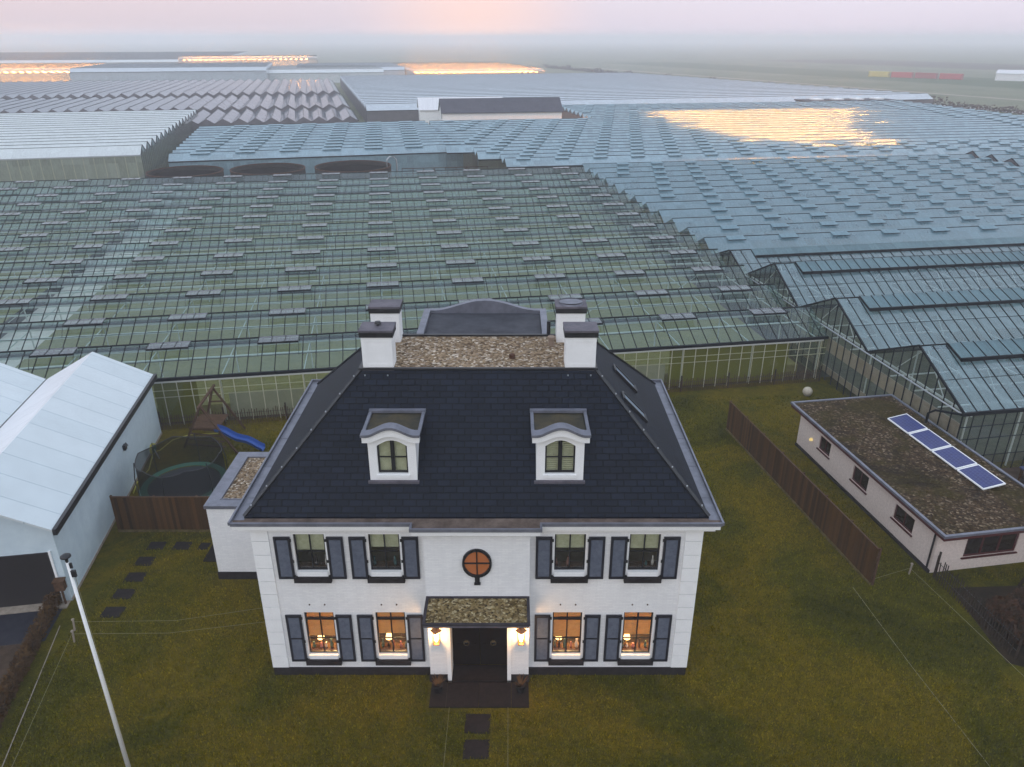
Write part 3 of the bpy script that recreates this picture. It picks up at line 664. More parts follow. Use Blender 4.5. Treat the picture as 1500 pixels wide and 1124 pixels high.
q = MB(); q.box(-1.07, 1.07, BF - .08, .3, .02, .14); q.build('doorstep', M['flag'], v)
# porch slab on the lawn
q = MB()
for xa, xb in ((-1.62, -1.08), (-1.07, -.01), (0, 1.07), (1.08, 1.66)): q.box(xa, xb, -1.45, BF - .09, 0, .06)
tag(q.build('porch_slab', M['flag']), 'dark stone slab paving in front of the villa door', 'paving').location = (VX, VY, 0)
# wall lanterns
lan_m = emit('lantern_bulb', (1.0, .62, .25), 30)
def lantern(x, label):
    t = thing('wall_lantern', label, 'lantern', (VX + x, VY + BF, 0), 0, 'lit lanterns beside the villa door')
    q = MB(); q.box(-.05, .05, -.03, -.004, 2.18, 2.5); q.box(-.02, .02, -.2, -.03, 2.5, 2.53); q.build('bracket', M['black'], t)
    q = MB()
    for sx in (-1, 1):
        for sy in (-1, 1): q.beam((sx * .09, -.17 + sy * .09, 1.9), (sx * .13, -.17 + sy * .12, 2.40), .016, .016)
    q.box(-.10, .10, -.27, -.07, 1.87, 1.9)
    q.lathe([(.2, 2.40), (.11, 2.50), (.05, 2.53), (0, 2.57)], (0, -.17, 0), 4); q.build('lantern_frame', mat('copper', (.35, .16, .07), .4, .8), t)
    q = MB(); q.lathe([(.0, 1.95), (.045, 1.97), (.055, 2.2), (.02, 2.32), (0, 2.33)], (0, -.17, 0), 12); q.build('bulb', lan_m, t, True)
    L = bpy.data.lights.new('lantern_light', 'POINT'); L.energy = 60; L.color = (1.0, .55, .2); L.shadow_soft_size = .07
    lo_ = bpy.data.objects.new('lantern_light', L); COL.objects.link(lo_); lo_.parent = t; lo_.location = (0, -.34, 2.12)
lantern(-1.38, 'lit copper wall lantern on the pier left of the villa door')
lantern(1.40, 'lit copper wall lantern on the pier right of the villa door')

def plant_pot(x, y, label):
    t = thing('potted_plant', label, 'plant', (x, y, .06), 0, 'potted plants on the porch slab')
    q = MB(); q.lathe([(0, 0), (.13, 0), (.18, .26), (.19, .28), (.16, .28), (.15, .24), (0, .24)], (0, 0, 0), 16); q.build('pot', M['plinth'], t, True)
    q = MB(); rr = random.Random(int(x * 100))
    for k in range(26):
        a = rr.uniform(0, 6.28); l_ = rr.uniform(.15, .34); p = Vector((.05 * math.cos(a), .05 * math.sin(a), .24))
        e = p + Vector((math.cos(a) * l_ * .7, math.sin(a) * l_ * .7, l_ * rr.uniform(.5, 1))); s_ = Vector((-math.sin(a), math.cos(a), 0)) * .02
        q.face([p - s_, p + s_, e + s_ * .3, e - s_ * .3])
    q.build('leaves', M['leafb'], t)
plant_pot(VX - 1.38, VY - .75, 'small brown potted plant left of the villa door')
plant_pot(VX + 1.38, VY - .75, 'small brown potted plant right of the villa door')

# flat roofed annex at the left
a_ = thing('annex', 'low white annex with gravel flat roof against the villa side', 'annex', (-11.86, 24.76, 0))
q = MB(); q.box(0, 3.7, 0, 4.1, .36, 3.40); q.build('wall', M['white'], a_)
q = MB(); q.box(-.03, 3.7, -.03, 4.13, 0, .36); q.build('plinth', M['plinth'], a_)
q = MB(); q.box(-.06, .42, -.06, 4.16, 3.402, 3.54); q.box(.42, 3.7, -.06, .40, 3.402, 3.54); q.box(.42, 3.7, 3.75, 4.16, 3.402, 3.54); q.box(.42, .47, .40, 3.75, 3.402, 3.56); q.box(.47, 3.7, .40, .45, 3.402, 3.56); q.build('roof_edge', M['zinc'], a_)
q = MB(); q.face([(.47, .45, 3.48), (3.7, .45, 3.48), (3.7, 3.75, 3.48), (.47, 3.75, 3.48)]); q.build('roof_gravel', M['gravel'], a_)

# ------------------------------------------------------------------ glasshouses
def in_view(p):
    d = Vector(p) - Vector((0, 0, CAM_H)); cp, sp_ = math.cos(R(CAM_P)), math.sin(R(CAM_P))
    dep = d.y * cp - d.z * sp_
    if dep < 1: return False, 1e9
    u = 750 + CAM_F * d.x / dep; vv = 562 - CAM_F * (d.y * sp_ + d.z * cp) / dep
    return (-30 < u < 1530 and -30 < vv < 1150), dep
GG = 'glasshouses of the nursery'
def glasshouse(label, u0, v0, length, n, span, zg, rise, gm, wm, yaw=YAW, pane=.757, bars=.0, barm='bar', vent=None, starts=None, ends=None, ridge_w=.06, gutter_w=.14,
               walls=True, crop=None, wallbar=None, gable_bars=0.0, rot=False, name='glasshouse', vm=None, linew=1.0, ventbar='bar', novent=None):
    """one multi span glasshouse; local x runs along the ridges, y across the spans"""
    base = G(u0, v0)
    t = thing(name, label, 'greenhouse', base, R(yaw + (90 if rot else 0)), GG)
    S = starts or [0.0] * n; E = ends or [length] * n
    h = span / 2
    rf = MB(); br = MB(); gt = MB(); rd = MB()
    for k in range(n):
        a, e, y0 = S[k], E[k], k * span; ym, y1 = y0 + h, y0 + span
        rf.face([(a, y0, zg), (e, y0, zg), (e, ym, zg + rise), (a, ym, zg + rise)])
        rf.face([(a, ym, zg + rise), (e, ym, zg + rise), (e, y1, zg), (a, y1, zg)])
        rd.box(a, e, ym - ridge_w / 2, ym + ridge_w / 2, zg + rise - .015, zg + rise + .05 * linew)
        if k == 0 or S[k] < S[k - 1] - .1 or E[k] > E[k - 1] + .1: gt.box(a, e, y0 - gutter_w * .6, y0 + gutter_w * .4, zg - .14, zg + .03)
        else: gt.box(a, e, y0 - gutter_w / 2, y0 + gutter_w / 2, zg - .10, zg + .02)
        if bars:
            m = int((e - a) / pane); ang = math.hypot(h, rise)
            for i in range(m + 1):
                x = a + i * pane
                br.beam((x, y0, zg + .015), (x, ym, zg + rise + .015), bars, bars * .8)
            mm = zg + rise * .47
            br.beam((a, y0 + h * .47, mm + .01), (e, y0 + h * .47, mm + .01), bars * .5, bars * .5)
    gt.box(S[-1], E[-1], n * span - gutter_w * .4, n * span + gutter_w * .6, zg - .14, zg + .03)
    rf.build('roof_glass', gm, t); gt.build('gutter', M['alu'] if barm == 'bar_light' else M['bar'], t); rd.build('ridge', M['bar'], t)
    if bars: br.build('glazing_bars', M['bar'], t)
    if walls:
        q = MB(); ga1 = MB(); wb_ = MB(); gb1 = MB()
        q.face([(S[0], 0, 0), (E[0], 0, 0), (E[0], 0, zg - .14), (S[0], 0, zg - .14)])
        q.build('end_wall', wm, t); q = MB(); ga2 = MB(); gb2 = MB()
        q.face([(E[-1], n * span, 0), (S[-1], n * span, 0), (S[-1], n * span, zg - .14), (E[-1], n * span, zg - .14)]); q.build('end_wall', wm, t); q = MB()
        for k in range(n):
            if k and abs(S[k] - S[k - 1]) > 2.5: ga1.build('gable_wall', wm, t); ga1 = MB()
            if k and abs(E[k] - E[k - 1]) > 2.5: ga2.build('gable_wall', wm, t); ga2 = MB()
            for x, ga, gb in ((S[k], ga1, gb1), (E[k], ga2, gb2)):
                y0 = k * span
                ga.face([(x, y0, 0), (x, y0, zg), (x, y0 + h, zg + rise), (x, y0 + span, zg), (x, y0 + span, 0)])
                if gable_bars:
                    m = max(2, round(span / gable_bars))
                    for i in range(m):
                        yy = y0 + span * i / m; zz = zg + rise * (1 - abs(yy - y0 - h) / h)
                        gb.box(x - .025, x + .025, yy - .02, yy + .02, 0, zz)
                    gb.beam((x, y0, zg + .03), (x, y0 + h, zg + rise + .03), .09, .10); gb.beam((x, y0 + h, zg + rise + .03), (x, y0 + span, zg + .03), .09, .10)
            if k and S[k] > S[k - 1] + .1: q.face([(S[k - 1], k * span, 0), (S[k], k * span, 0), (S[k], k * span, zg), (S[k - 1], k * span, zg)])
            if k and S[k] < S[k - 1] - .1: q.face([(S[k], k * span, 0), (S[k - 1], k * span, 0), (S[k - 1], k * span, zg), (S[k], k * span, zg)])
            if k and E[k] > E[k - 1] + .1: q.face([(E[k - 1], k * span, 0), (E[k], k * span, 0), (E[k], k * span, zg), (E[k - 1], k * span, zg)])
            if k and E[k] < E[k - 1] - .1: q.face([(E[k - 1], k * span, 0), (E[k], k * span, 0), (E[k], k * span, zg), (E[k - 1], k * span, zg)])
            if k and (abs(S[k] - S[k - 1]) > 2.5 or abs(E[k] - E[k - 1]) > 2.5) and q.f: q.build('step_wall', wm, t); q = MB()
        if q.f: q.build('step_wall', wm, t)
        ga1.build('gable_wall', wm, t); ga2.build('gable_wall', wm, t)
        if gable_bars: gb1.build('gable_frame', M['bar'], t); gb2.build('gable_frame', M['bar'], t)
        if wallbar:
            pm, pw, rails = wallbar; m = int((E[0] - S[0]) / pw)
            for i in range(m + 1):
                x = S[0] + i * pw; wb_.box(x - .02, x + .02, -.03, -.002, 0, zg - .14)
            for z in rails: wb_.box(S[0], E[0], .004, .03, z - .02, z + .02)
            wb_.build('wall_bars', M[pm], t)
    if crop:
        q = MB()
        for xa, xb in crop[1]:
            q.face([(xa, .6, crop[2]), (xb, .6, crop[2]), (xb, n * span - .4, crop[2]), (xa, n * span - .4, crop[2])])
            q.face([(xa, .6, 0), (xb, .6, 0), (xb, .6, crop[2]), (xa, .6, crop[2])])
        q.build('crop_beds', M[crop[0]], t, kind='stuff')
    if vent:
        first, pitch, wid, length_v, tilt, stag, every = vent
        # one opened roof vent, hinged on the ridge
        lv = MB(); c, s_ = math.cos(R(tilt)), math.sin(R(tilt))
        lv.face([(0, 0, .06), (0, -length_v * c, .06 + length_v * s_), (wid, -length_v * c, .06 + length_v * s_), (wid, 0, .06)])
        me_g = lv.mesh('vent_pane', vm or gm)
        fr = MB()
        for i in (range(4) if ventbar == 'bar' else ()): fr.beam((wid * i / 3, .0, .07), (wid * i / 3, -length_v * c, .07 + length_v * s_), .03, .03)
        fr.beam((-.01, -length_v * c, .02 + length_v * s_), (wid + .01, -length_v * c, .02 + length_v * s_), .07 * linew, .10 * linew)  # lower frame bar, made heavier to carry the shade under the flap
        for i in ((0, 3) if ventbar == 'bar' else ()): fr.beam((wid * i / 3, -length_v * c, .05 + length_v * s_), (wid * i / 3, -h * .55, -rise * .55), .02, .02)
        me_f = fr.mesh('vent_frame', M[ventbar])
        items = []
        for k in range(n):
            if k % every: continue
            x = first + (k * stag) % pitch
            while x < S[k] + .3: x += pitch
            while x + wid < E[k] - .2:
                p = (x, k * span + h, zg + rise)
                ok, dep = in_view(t_world(t, p)); items.append(((not ok) or bool(novent and novent[0] < x < novent[1] and novent[2] < p[1] < novent[3]), dep, p)); x += pitch
        items.sort()
        items = [it for it in items if not it[0]]
        for it in items[:100]:
            f_ = bpy.data.objects.new('roof_vent', me_f); COL.objects.link(f_); f_.parent = t; f_.location = it[2]
            p_ = bpy.data.objects.new('vent_pane', me_g); COL.objects.link(p_); p_.parent = f_
        if len(items) > 100:
            q = MB()
            for it in items[100:]:
                for src, mi in ((lv, 0), (fr, 1)):
                    nb = len(q.v); q.v += [(a + it[2][0], b2 + it[2][1], c2 + it[2][2]) for a, b2, c2 in src.v]
                    q.f += [tuple(nb + j for j in ff) for ff in src.f]; q.m += [mi] * len(src.f)
            q.build('distant_roof_vents', [vm or gm, M[ventbar]], t, kind='stuff')
    return t
def t_world(t, p):
    a = t.rotation_euler.z
    return Vector((t.location.x + p[0] * math.cos(a) - p[1] * math.sin(a), t.location.y + p[0] * math.sin(a) + p[1] * math.cos(a), p[2]))

# A: the old clear glasshouse right behind the villa
LA = 82.9
ghA = glasshouse('old clear glasshouse with olive crop beds and open vents straight behind the villa', -56.0, 40.8, LA, 13, 4.97, 2.9, 1.15, M['gA'], M['gAw'], bars=.045, ridge_w=.09, vm=M['gV'],
                 vent=(-13.95 + 56.0 - 6.06 * 7 + .12, 6.06, 2.27, .88, -3, 0, 1), crop=('crop', [(.3, 27.6), (32.0, 81.5)], .85), wallbar=('cream', .757, (1.75, 2.15)))
# frame members seen through the glass
q = MB()
for k in range(13):
    y0 = k * 4.97
    q.box(.3, LA - .3, y0 - .09, y0 + .09, 2.66, 2.74); q.box(.3, LA - .3, y0 + 3.0, y0 + 3.12, 2.70, 2.82)
    for i in range(19):
        x = .8 + i * 4.54
        q.beam((x, y0, 2.6), (x, y0 + 4.97, 2.6), .045, .06)
        q.beam((x, y0 + .2, 0), (x, y0 + .2, 2.7), .07, .07)
        if (i * 3 + k * 5) % 11 == 0: q.beam((x, y0 + .3, .9), (x + 2.4, y0 + .3, 2.55), .05, .05)
q.build('trusses', M['pipegrey'], ghA)
q = MB(); q.face([(27.7, .4, .04), (31.9, .4, .04), (31.9, 64, .04), (27.7, 64, .04)]); q.build('aisle', noisy('aisle_concrete', (.62, .50, .44), (.72, .62, .55), 1, .8, 0), ghA)
q = MB(); q.face([(72.6, .2, .1), (80.5, .2, .1), (80.5, .2, 2.65), (72.6, .2, 2.65)]); q.build('screen', M['screen'], ghA); q = MB(); q.face([(42.6, .2, .1), (44.9, .2, .1), (44.9, .2, 2.65), (42.6, .2, 2.65)]); q.build('screen', M['screen'], ghA)
q = MB(); q.face([(46.5, .25, .1), (72.4, .25, .1), (72.4, .25, 1.7), (46.5, .25, 1.7)]); q.build('screen', M['screenw'], ghA)

# R: wide spans at the right
LR = 60
ghR = glasshouse('wide span blue glasshouse with dark gables beside the solar roofed bungalow', 27.0, 28.9, LR, 3, 8.0, 3.4, 1.95, M['gR'], M['gRw'], bars=.045, pane=.75,
                 crop=('cropd', [(.3, LR - .3)], .5), gable_bars=.75, wallbar=('bar', .6, (.9, 1.9, 2.6)))
for k in range(3):
    q = MB(); y, z = k * 8 + 4.0, 5.35
    c, s_ = math.cos(R(20)), math.sin(R(20)); Lv = 1.3
    q.face([(1.6, y, z + .07), (LR, y, z + .07), (LR, y - Lv * c, z + .07 - Lv * s_), (1.6, y - Lv * c, z + .07 - Lv * s_)])
    rv = q.build('roof_vent', M['gVr'], ghR)
    q = MB(); q.beam((1.6, y - Lv * c, z + .05 - Lv * s_), (LR, y - Lv * c, z + .03 - Lv * s_), .10, .19)
    for i in range(int(LR / .75) - 2): q.beam((1.6 + i * .75, y, z + .085), (1.6 + i * .75, y - Lv * c, z + .085 - Lv * s_), .045, .03)
    q.beam((1.6, y, z + .05), (1.6, y - Lv * c, z + .05 - Lv * s_), .06, .10); q.build('vent_frame', M['bar'], rv)
q = MB()
for k in range(3):
    y0 = k * 8
    for i in range(12):
        x = .5 + i * 3; q.beam((x, y0, 3.2), (x, y0 + 8, 3.2), .07, .09); q.beam((x, y0 + .25, 0), (x, y0 + .25, 3.2), .06, .06)
        q.beam((x, y0 + 2, 3.2), (x, y0 + 4, 5.2), .04, .04); q.beam((x, y0 + 6, 3.2), (x, y0 + 4, 5.2), .04, .04)
    for yy in (2, 4, 6): q.box(.3, 36, y0 + yy, y0 + yy + .06, 2.7, 2.76)
q.build('trusses', M['pipe'], ghR)
q = MB(); q.box(.05, .12, .1, 23.9, 1.9, 2.75); q.box(.05, .12, .1, 23.9, .5, .9); q.build('side_screen', noisy('dusty_board', (.34, .25, .16), (.46, .36, .25), .8, .8, 0), ghR)
q = MB(); q.tube([(-.06, .1, 3.36), (-.06, 24, 3.36)], .04, 8); q.build('gutter_pipe', M['alu'], ghR, True)
q = MB(); q.tube([(-.9, 1.2, 0), (-.9, 1.2, 2.9), (-.8, .9, 3.2), (-.5, .4, 3.3), (.0, 0, 3.32)], .06, 8); q.build('drain_pipe', M['bar'], ghR, True)
# lower narrow strip between R and the flat rows behind
ghS = glasshouse('single low blue glasshouse span behind the wide span gables', 27.0, 53.0, 62, 1, 6.4, 3.2, 1.25, M['gR'], M['gRw'], bars=.05, pane=.9, gable_bars=1.0, crop=('cropd', [(.3, 61)], .5))
q = MB(); q.face([(1.8, 3.2, 4.52), (62, 3.2, 4.52), (62, 2.2, 4.18), (1.8, 2.2, 4.18)]); rv = q.build('roof_vent', M['gVr'], ghS)
q = MB(); q.beam((1.8, 2.2, 4.12), (62, 2.2, 4.12), .1, .24); q.build('vent_frame', M['bar'], rv)
# N: narrow spans at the right, stopping at the taller block in the corner
nN = 12
ghN = glasshouse('broad blue glasshouse of narrow spans right of the clear one', 27.0, 59.5, 100, nN, 3.88, 3.3, .95, M['gN'], M['gRw'], bars=0, ridge_w=.07,
                 vent=(2.0, 4.9, 1.6, .7, -14, 1.15, 1), linew=.6, vm=M['gNv'], ventbar='softbar', ends=[100] * 8 + [59.5] * 4, crop=('cropd', [(.3, 59)], .5), gable_bars=0)
ghK = glasshouse('blue glasshouse block with stepped gables at the far right corner', 86.5, 90.5, 80, 4, 3.88, 3.7, .95, M['gN'], M['gablew'], vent=(2.0, 4.9, 1.6, .7, -14, 1.15, 1), linew=.6, vm=M['gNv'], ventbar='softbar', gable_bars=1.3)
# rows behind the dark cross path, with the lit bay inside
nB = 24
ghB = glasshouse('pale blue glasshouse with a glowing lamp lit bay beyond the cross path', 10.0, 107.2, 130, nB, 3.88, 3.6, .95, M['gD'], M['gRw'], vm=M['gDv'], ventbar='softbar', novent=(48, 112, 12, 78),
                 starts=[7, 7, 4, 4] + [0] * 11 + [35] * (nB - 15), vent=(3.0, 5.6, 2.0, .7, -14, 1.2, 1), ridge_w=.08, linew=.8, gutter_w=.35)
def lamp_bay(parent, x0, x1, ys, z, step, m, wd=.5, rag=0):
    for i, y in enumerate(ys):
        q = MB(); x = x0(i) if callable(x0) else x0; xe = x1(i) if callable(x1) else x1
        while x < xe:
            if rag:
                ed = min((x - (x0(i) if callable(x0) else x0)) / rag, (xe - x) / rag, (i + 1.0) / 4.5)
                if random.random() < min(1, .12 + ed): j = random.uniform(-.2, .2); q.box(x + j, x + j + wd, y - wd / 2, y + wd / 2, z, z + .12)
            else: q.box(x, x + wd, y - wd / 2, y + wd / 2, z, z + .12)
            x += step
        if q.f: q.build('lamp_row', m, parent)
lamp_bay(ghB, lambda i: 46.0 + max(0, 4 - i) * 2.5, lambda i: 74 + i * 2.1, [9.82 + 3.88 * i for i in range(17)], 3.15, 2.6, M['lamp'], .42, 10.0)
ghD = glasshouse('grey blue glasshouse behind the three dark water tanks', -31.0, 121.5, 44, 11, 3.88, 3.4, .95, M['gD'], M['gD'], vm=M['gDv'], ventbar='softbar', yaw=YAW + 5.0, vent=(3.0, 6.4, 2.8, .7, -13, .35, 1), ridge_w=.08, linew=.8)
# C: tall whitewashed house at the left
ghC = glasshouse('tall whitewashed glasshouse with glass sides at the far left', -88.0, 113.0, 54.8, 16, 4.0, 5.0, 1.1, M['gC'], M['gCw'], yaw=YAW + 4.5, wallbar=('cream', 1.35, (1.2, 3.4)), gable_bars=1.3, ridge_w=.03,
                 crop=('crop', [(.5, 54)], 2.0), barm='bar_light')
# E: three ranks of grey roofs with ridges running away from the camera
def ranks(label, u_right, v0, n, span, depth, zg, rise, yaw):
    return glasshouse(label, u_right, v0, depth, n, span, zg, rise, M['gE'], M['gablew'], yaw=yaw, rot=True, gable_bars=0, ridge_w=.08, linew=1.5, gutter_w=.35)
ranks('front rank of grey zigzag glasshouse roofs beside the white barn', -4.5, 173.0, 13, 3.2, 24, 4.0, .95, YAW + 4.5)
ranks('middle rank of grey zigzag glasshouse roofs behind the whitewashed house', -7.0, 200.0, 36, 3.2, 40, 4.45, .95, YAW + 4.5)
ranks('rearmost rank of grey zigzag glasshouse roofs below the lit horizon houses', -11.0, 244.0, 52, 3.2, 78, 5.0, .95, YAW + 4.5)
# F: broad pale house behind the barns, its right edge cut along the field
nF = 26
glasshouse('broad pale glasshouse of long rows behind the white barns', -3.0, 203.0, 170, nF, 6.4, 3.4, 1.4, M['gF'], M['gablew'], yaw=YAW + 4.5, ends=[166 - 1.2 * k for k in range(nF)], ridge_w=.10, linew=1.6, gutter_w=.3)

# ------------------------------------------------------------------ far blocks
def far_block(label, u0, v0, length, n, span, zg, gm, yaw=YAW + 4.5, lit=None, rise=1.5):
    t = glasshouse(label, u0, v0, length, n, span, zg, rise, gm, gm, yaw=yaw, ridge_w=.12, linew=2, gutter_w=.4)
    if lit: lamp_bay(t, lit[0], lit[1], [span * (k + .5) for k in range(lit[2], lit[3])], zg - .4, 3.0, M['lampfar'], 1.3)
    return t
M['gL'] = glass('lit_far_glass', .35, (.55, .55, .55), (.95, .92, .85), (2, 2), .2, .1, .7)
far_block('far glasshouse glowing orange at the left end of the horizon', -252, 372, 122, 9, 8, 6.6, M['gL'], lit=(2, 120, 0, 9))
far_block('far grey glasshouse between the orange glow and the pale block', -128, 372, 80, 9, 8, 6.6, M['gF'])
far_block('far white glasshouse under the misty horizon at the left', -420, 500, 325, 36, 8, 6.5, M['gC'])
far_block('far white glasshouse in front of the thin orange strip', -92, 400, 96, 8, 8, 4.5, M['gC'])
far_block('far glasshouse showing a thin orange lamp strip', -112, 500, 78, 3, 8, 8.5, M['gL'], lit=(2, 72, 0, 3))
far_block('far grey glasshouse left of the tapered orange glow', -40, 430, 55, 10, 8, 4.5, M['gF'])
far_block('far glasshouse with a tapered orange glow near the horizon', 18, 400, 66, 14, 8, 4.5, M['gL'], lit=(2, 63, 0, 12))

# ------------------------------------------------------------------ water tanks in the gap
for k, (x, y, r, lb) in enumerate(((-27.0, 113.6, 5.0, 'leftmost dark round water tank behind the clear glasshouse'), (-16.0, 114.2, 5.1, 'middle dark round water tank behind the clear glasshouse'), (-4.2, 114.6, 5.4, 'rightmost dark round water tank behind the clear glasshouse'))):
    t = thing('water_tank', lb, 'tank', G(x, y), R(YAW), 'dark round water tanks')
    q = MB(); q.lathe([(r, 0), (r, 3.2), (r - .08, 3.22), (r - .08, 2.2)], (0, 0, 0), 48); q.build('tank_wall', M['tank'], t, True); q = MB(); q.lathe([(r + .04, 3.1), (r + .04, 3.24), (r - .10, 3.24), (r - .10, 3.1)], (0, 0, 0), 48); q.build('rim', M['rust'], t)
    q = MB(); q.lathe([(0, 2.6), (r - .08, 2.6)], (0, 0, 0), 48); q.build('water', M['water'], t)
q = MB(); q.tube([(0, 0, 1.0), (0, 0, 4.0), (-.3, -.1, 4.4), (-.9, -.3, 4.5), (-1.3, -.4, 4.1), (-1.35, -.4, 3.1)], .09, 8)
o = q.build('filling_pipe', M['alu'], None, True); o.location = G(2.0, 113.8); tag(o, 'bent grey pipe hooked over the rim of the rightmost water tank', 'pipe')
q = MB()
for k in range(9): q.beam((k * 1.6, 0, .0), (k * 1.6, 0, 2.4), .08, .08)
for z in (.8, 1.6, 2.35): q.box(0, 12.8, -.04, .04, z - .04, z + .04)
q.beam((4.5, -.1, 2.3), (6.4, -.1, .2), .08, .08)
o = q.build('pipe_rack', M['rust']); o.location = G(2.8, 116.5); o.rotation_euler = (0, 0, R(YAW)); tag(o, 'rusty pipe rack in the dark gap right of the water tanks', 'rack')

# ------------------------------------------------------------------ two barns among the glass
def barn(label, u, v, L, D, zw, zr, rm, name='barn', yaw=YAW):
    t = thing(name, label, 'barn', G(u, v), R(yaw), 'gabled barns among the glasshouses')
    q = MB(); q.box(0, L, 0, D, 0, zw); q.prism([(0, 0), (0, 0), (0, 0)], 0, 0) if False else None
    for x in (0, L): q.face([(x, 0, zw), (x, D, zw), (x, D / 2, zr - .05)])
    q.build('wall', M['paint'], t)
    q = MB(); ov = .35; sl_ = (zr - zw) / (D / 2)
    for s in (0, 1):
        ya, yb = (-ov, D / 2) if s == 0 else (D + ov, D / 2); za = zw - ov * sl_
        pts = [(-.3, ya, za + .06), (L + .3, ya, za + .06), (L + .3, yb, zr + .06), (-.3, yb, zr + .06)]; q.face(pts if s == 0 else pts[::-1])
        pts = [(a, b2, c - .12) for a, b2, c in pts]; q.face(pts[::-1] if s == 0 else pts)
        q.beam((-.3, ya, za), (L + .3, ya, za), .12, .16)
    q.build('roof', rm, t)
    return t
t = barn('white walled barn with a dark roof among the glasshouses', 14.0, 180.5, 27.5, 8.0, 4.75, 7.3, noisy('barn_roof', (.05, .048, .065), (.07, .066, .085), .5, .6, 0))
q = MB(); q.box(-.02, -.06, 1.0, 2.2, 3.2, 5.0); q.build('window', M['black'], t)
barn('smaller pinkish barn with a white roof behind the dark roofed one', 9.6, 191.0, 20, 7.5, 4.6, 6.9, M['metalroofw'])

# ------------------------------------------------------------------ warehouse at the left
wv = thing('warehouse', 'pale blue metal warehouse with two gabled bays and a dark door', 'warehouse', G(-13.1, 25.95), R(YAW))
zE, zR, BWd = 3.6, 5.0, 5.1
DW = 13.9
q = MB()
for k in range(3):
    x1 = -k * BWd; x0 = x1 - BWd; xm = (x0 + x1) / 2
    q.face([(x0, 0, 0), (x1, 0, 0), (x1, 0, zE), (xm, 0, zR), (x0, 0, zE)]); q.face([(x1, DW, 0), (x0, DW, 0), (x0, DW, zE), (xm, DW, zR), (x1, DW, zE)])
q.face([(0, 0, 0), (0, DW, 0), (0, DW, zE), (0, 0, zE)]); q.build('wall', M['cladding'], wv)
q = MB(); q2 = MB()
for k in range(3):
    x1 = -k * BWd + (.25 if k == 0 else 0); x0 = -k * BWd - BWd; xm = -k * BWd - BWd / 2
    ze = zE - (.25 * (zR - zE) / (BWd / 2) if k == 0 else 0)
    q.face([(x1, -.35, ze + .04), (x1, DW + .1, ze + .04), (xm, DW + .1, zR + .04), (xm, -.35, zR + .04)])
    q.face([(x1, -.35, ze - .06), (xm, -.35, zR - .06), (xm, DW + .1, zR - .06), (x1, DW + .1, ze - .06)])
    q.face([(x1, -.35, ze + .04), (xm, -.35, zR + .04), (xm, -.35, zR - .06), (x1, -.35, ze - .06)])
    q2.face([(xm, -.35, zR + .04), (xm, DW + .1, zR + .04), (x0, DW + .1, zE + .04), (x0, -.35, zE + .04)])
    q2.face([(xm, -.35, zR + .04), (x0, -.35, zE + .04), (x0, -.35, zE - .06), (xm, -.35, zR - .06)])
q.build('roof_slope', M['metalroof'], wv); q2.build('roof_slope', M['metalroofw'], wv)
q = MB(); q.box(.22, .36, -.4, DW + .1, zE - .28, zE - .02)
for k in (1, 2): q.box(-k * BWd - .10, -k * BWd + .10, -.35, DW + .1, zE + .0, zE + .06)
q.build('gutter', M['black'], wv)
q = MB(); q.box(-5.6, -.35, -.05, .0, .05, 2.35); q.build('door', mat('dark_roller_door', (.010, .007, .008), .6), wv)
q = MB(); q.box(-.32, -.24, -.06, 0, 0, 2.4); q.build('door_post', M['paint'], wv)
q = MB(); q.box(-.05, .03, 0, DW, 0, .12); q.build('base_strip', M['concrete'], wv)
q = MB(); q.face([(.03, 8.1, 2.4), (.25, 8.3, 2.3), (.05, 8.6, 2.35)]); q.box(0.0, .12, 8.2, 8.45, 2.1, 2.35); q.build('wall_lamp', M['black'], wv)
q = MB(); q.box(-.18, .16, -.30, -.04, .75, 1.15); q.box(-.21, .19, -.34, -.02, 1.15, 1.2); q.box(-.03, .03, -.2, -.14, 0, .75); o = q.build('letter_box', M['timber']); o.location = G(-13.25, 25.9); o.rotation_euler = (0, 0, R(YAW)); tag(o, 'small timber box on a post at the warehouse corner', 'letter box')

# ------------------------------------------------------------------ garden at the left
def board_fence(label, p0, p1, h, m, posts=1.8):
    p0, p1 = Vector(p0), Vector(p1); L = (p1 - p0).length; a = math.atan2(p1.y - p0.y, p1.x - p0.x)
    t = thing('board_fence', label, 'fence', (p0.x, p0.y, 0), a)
    q = MB(); n = int(L / .14)
    for i in range(n):
        j = (i * 37 % 11) / 11 * .02; q.box(i * L / n + .004, (i + 1) * L / n - .004, -.012 - (i % 2) * .012, .012, .12, h - j)
    q.build('boards', m, t)
    q = MB(); q.box(0, L, -.035, .03, h + .0, h + .04); q.box(0, L, .013, .05, .5, .6); q.box(0, L, .013, .05, h - .5, h - .4); q.build('rail', M['timber'], t)
    q = MB(); q.box(0, L, -.05, .05, 0, .115); q.build('gravel_board', M['mossboard'], t)
    k = int(L / posts)
    for i in range(k + 1):
        q = MB(); q.box(i * L / k - .04, i * L / k + .04, .05, .13, 0, h + .03); q.build('post', M['timber'], t)
    return t
board_fence('brown board fence between the warehouse and the annex', (-17.5, 28.0), (-11.9, 28.0), 1.8, M['wood'])
board_fence('long brown board fence between the lawn and the bungalow', G(18.0, 35.2), G(18.15, 21.7), 1.75, M['wood'])

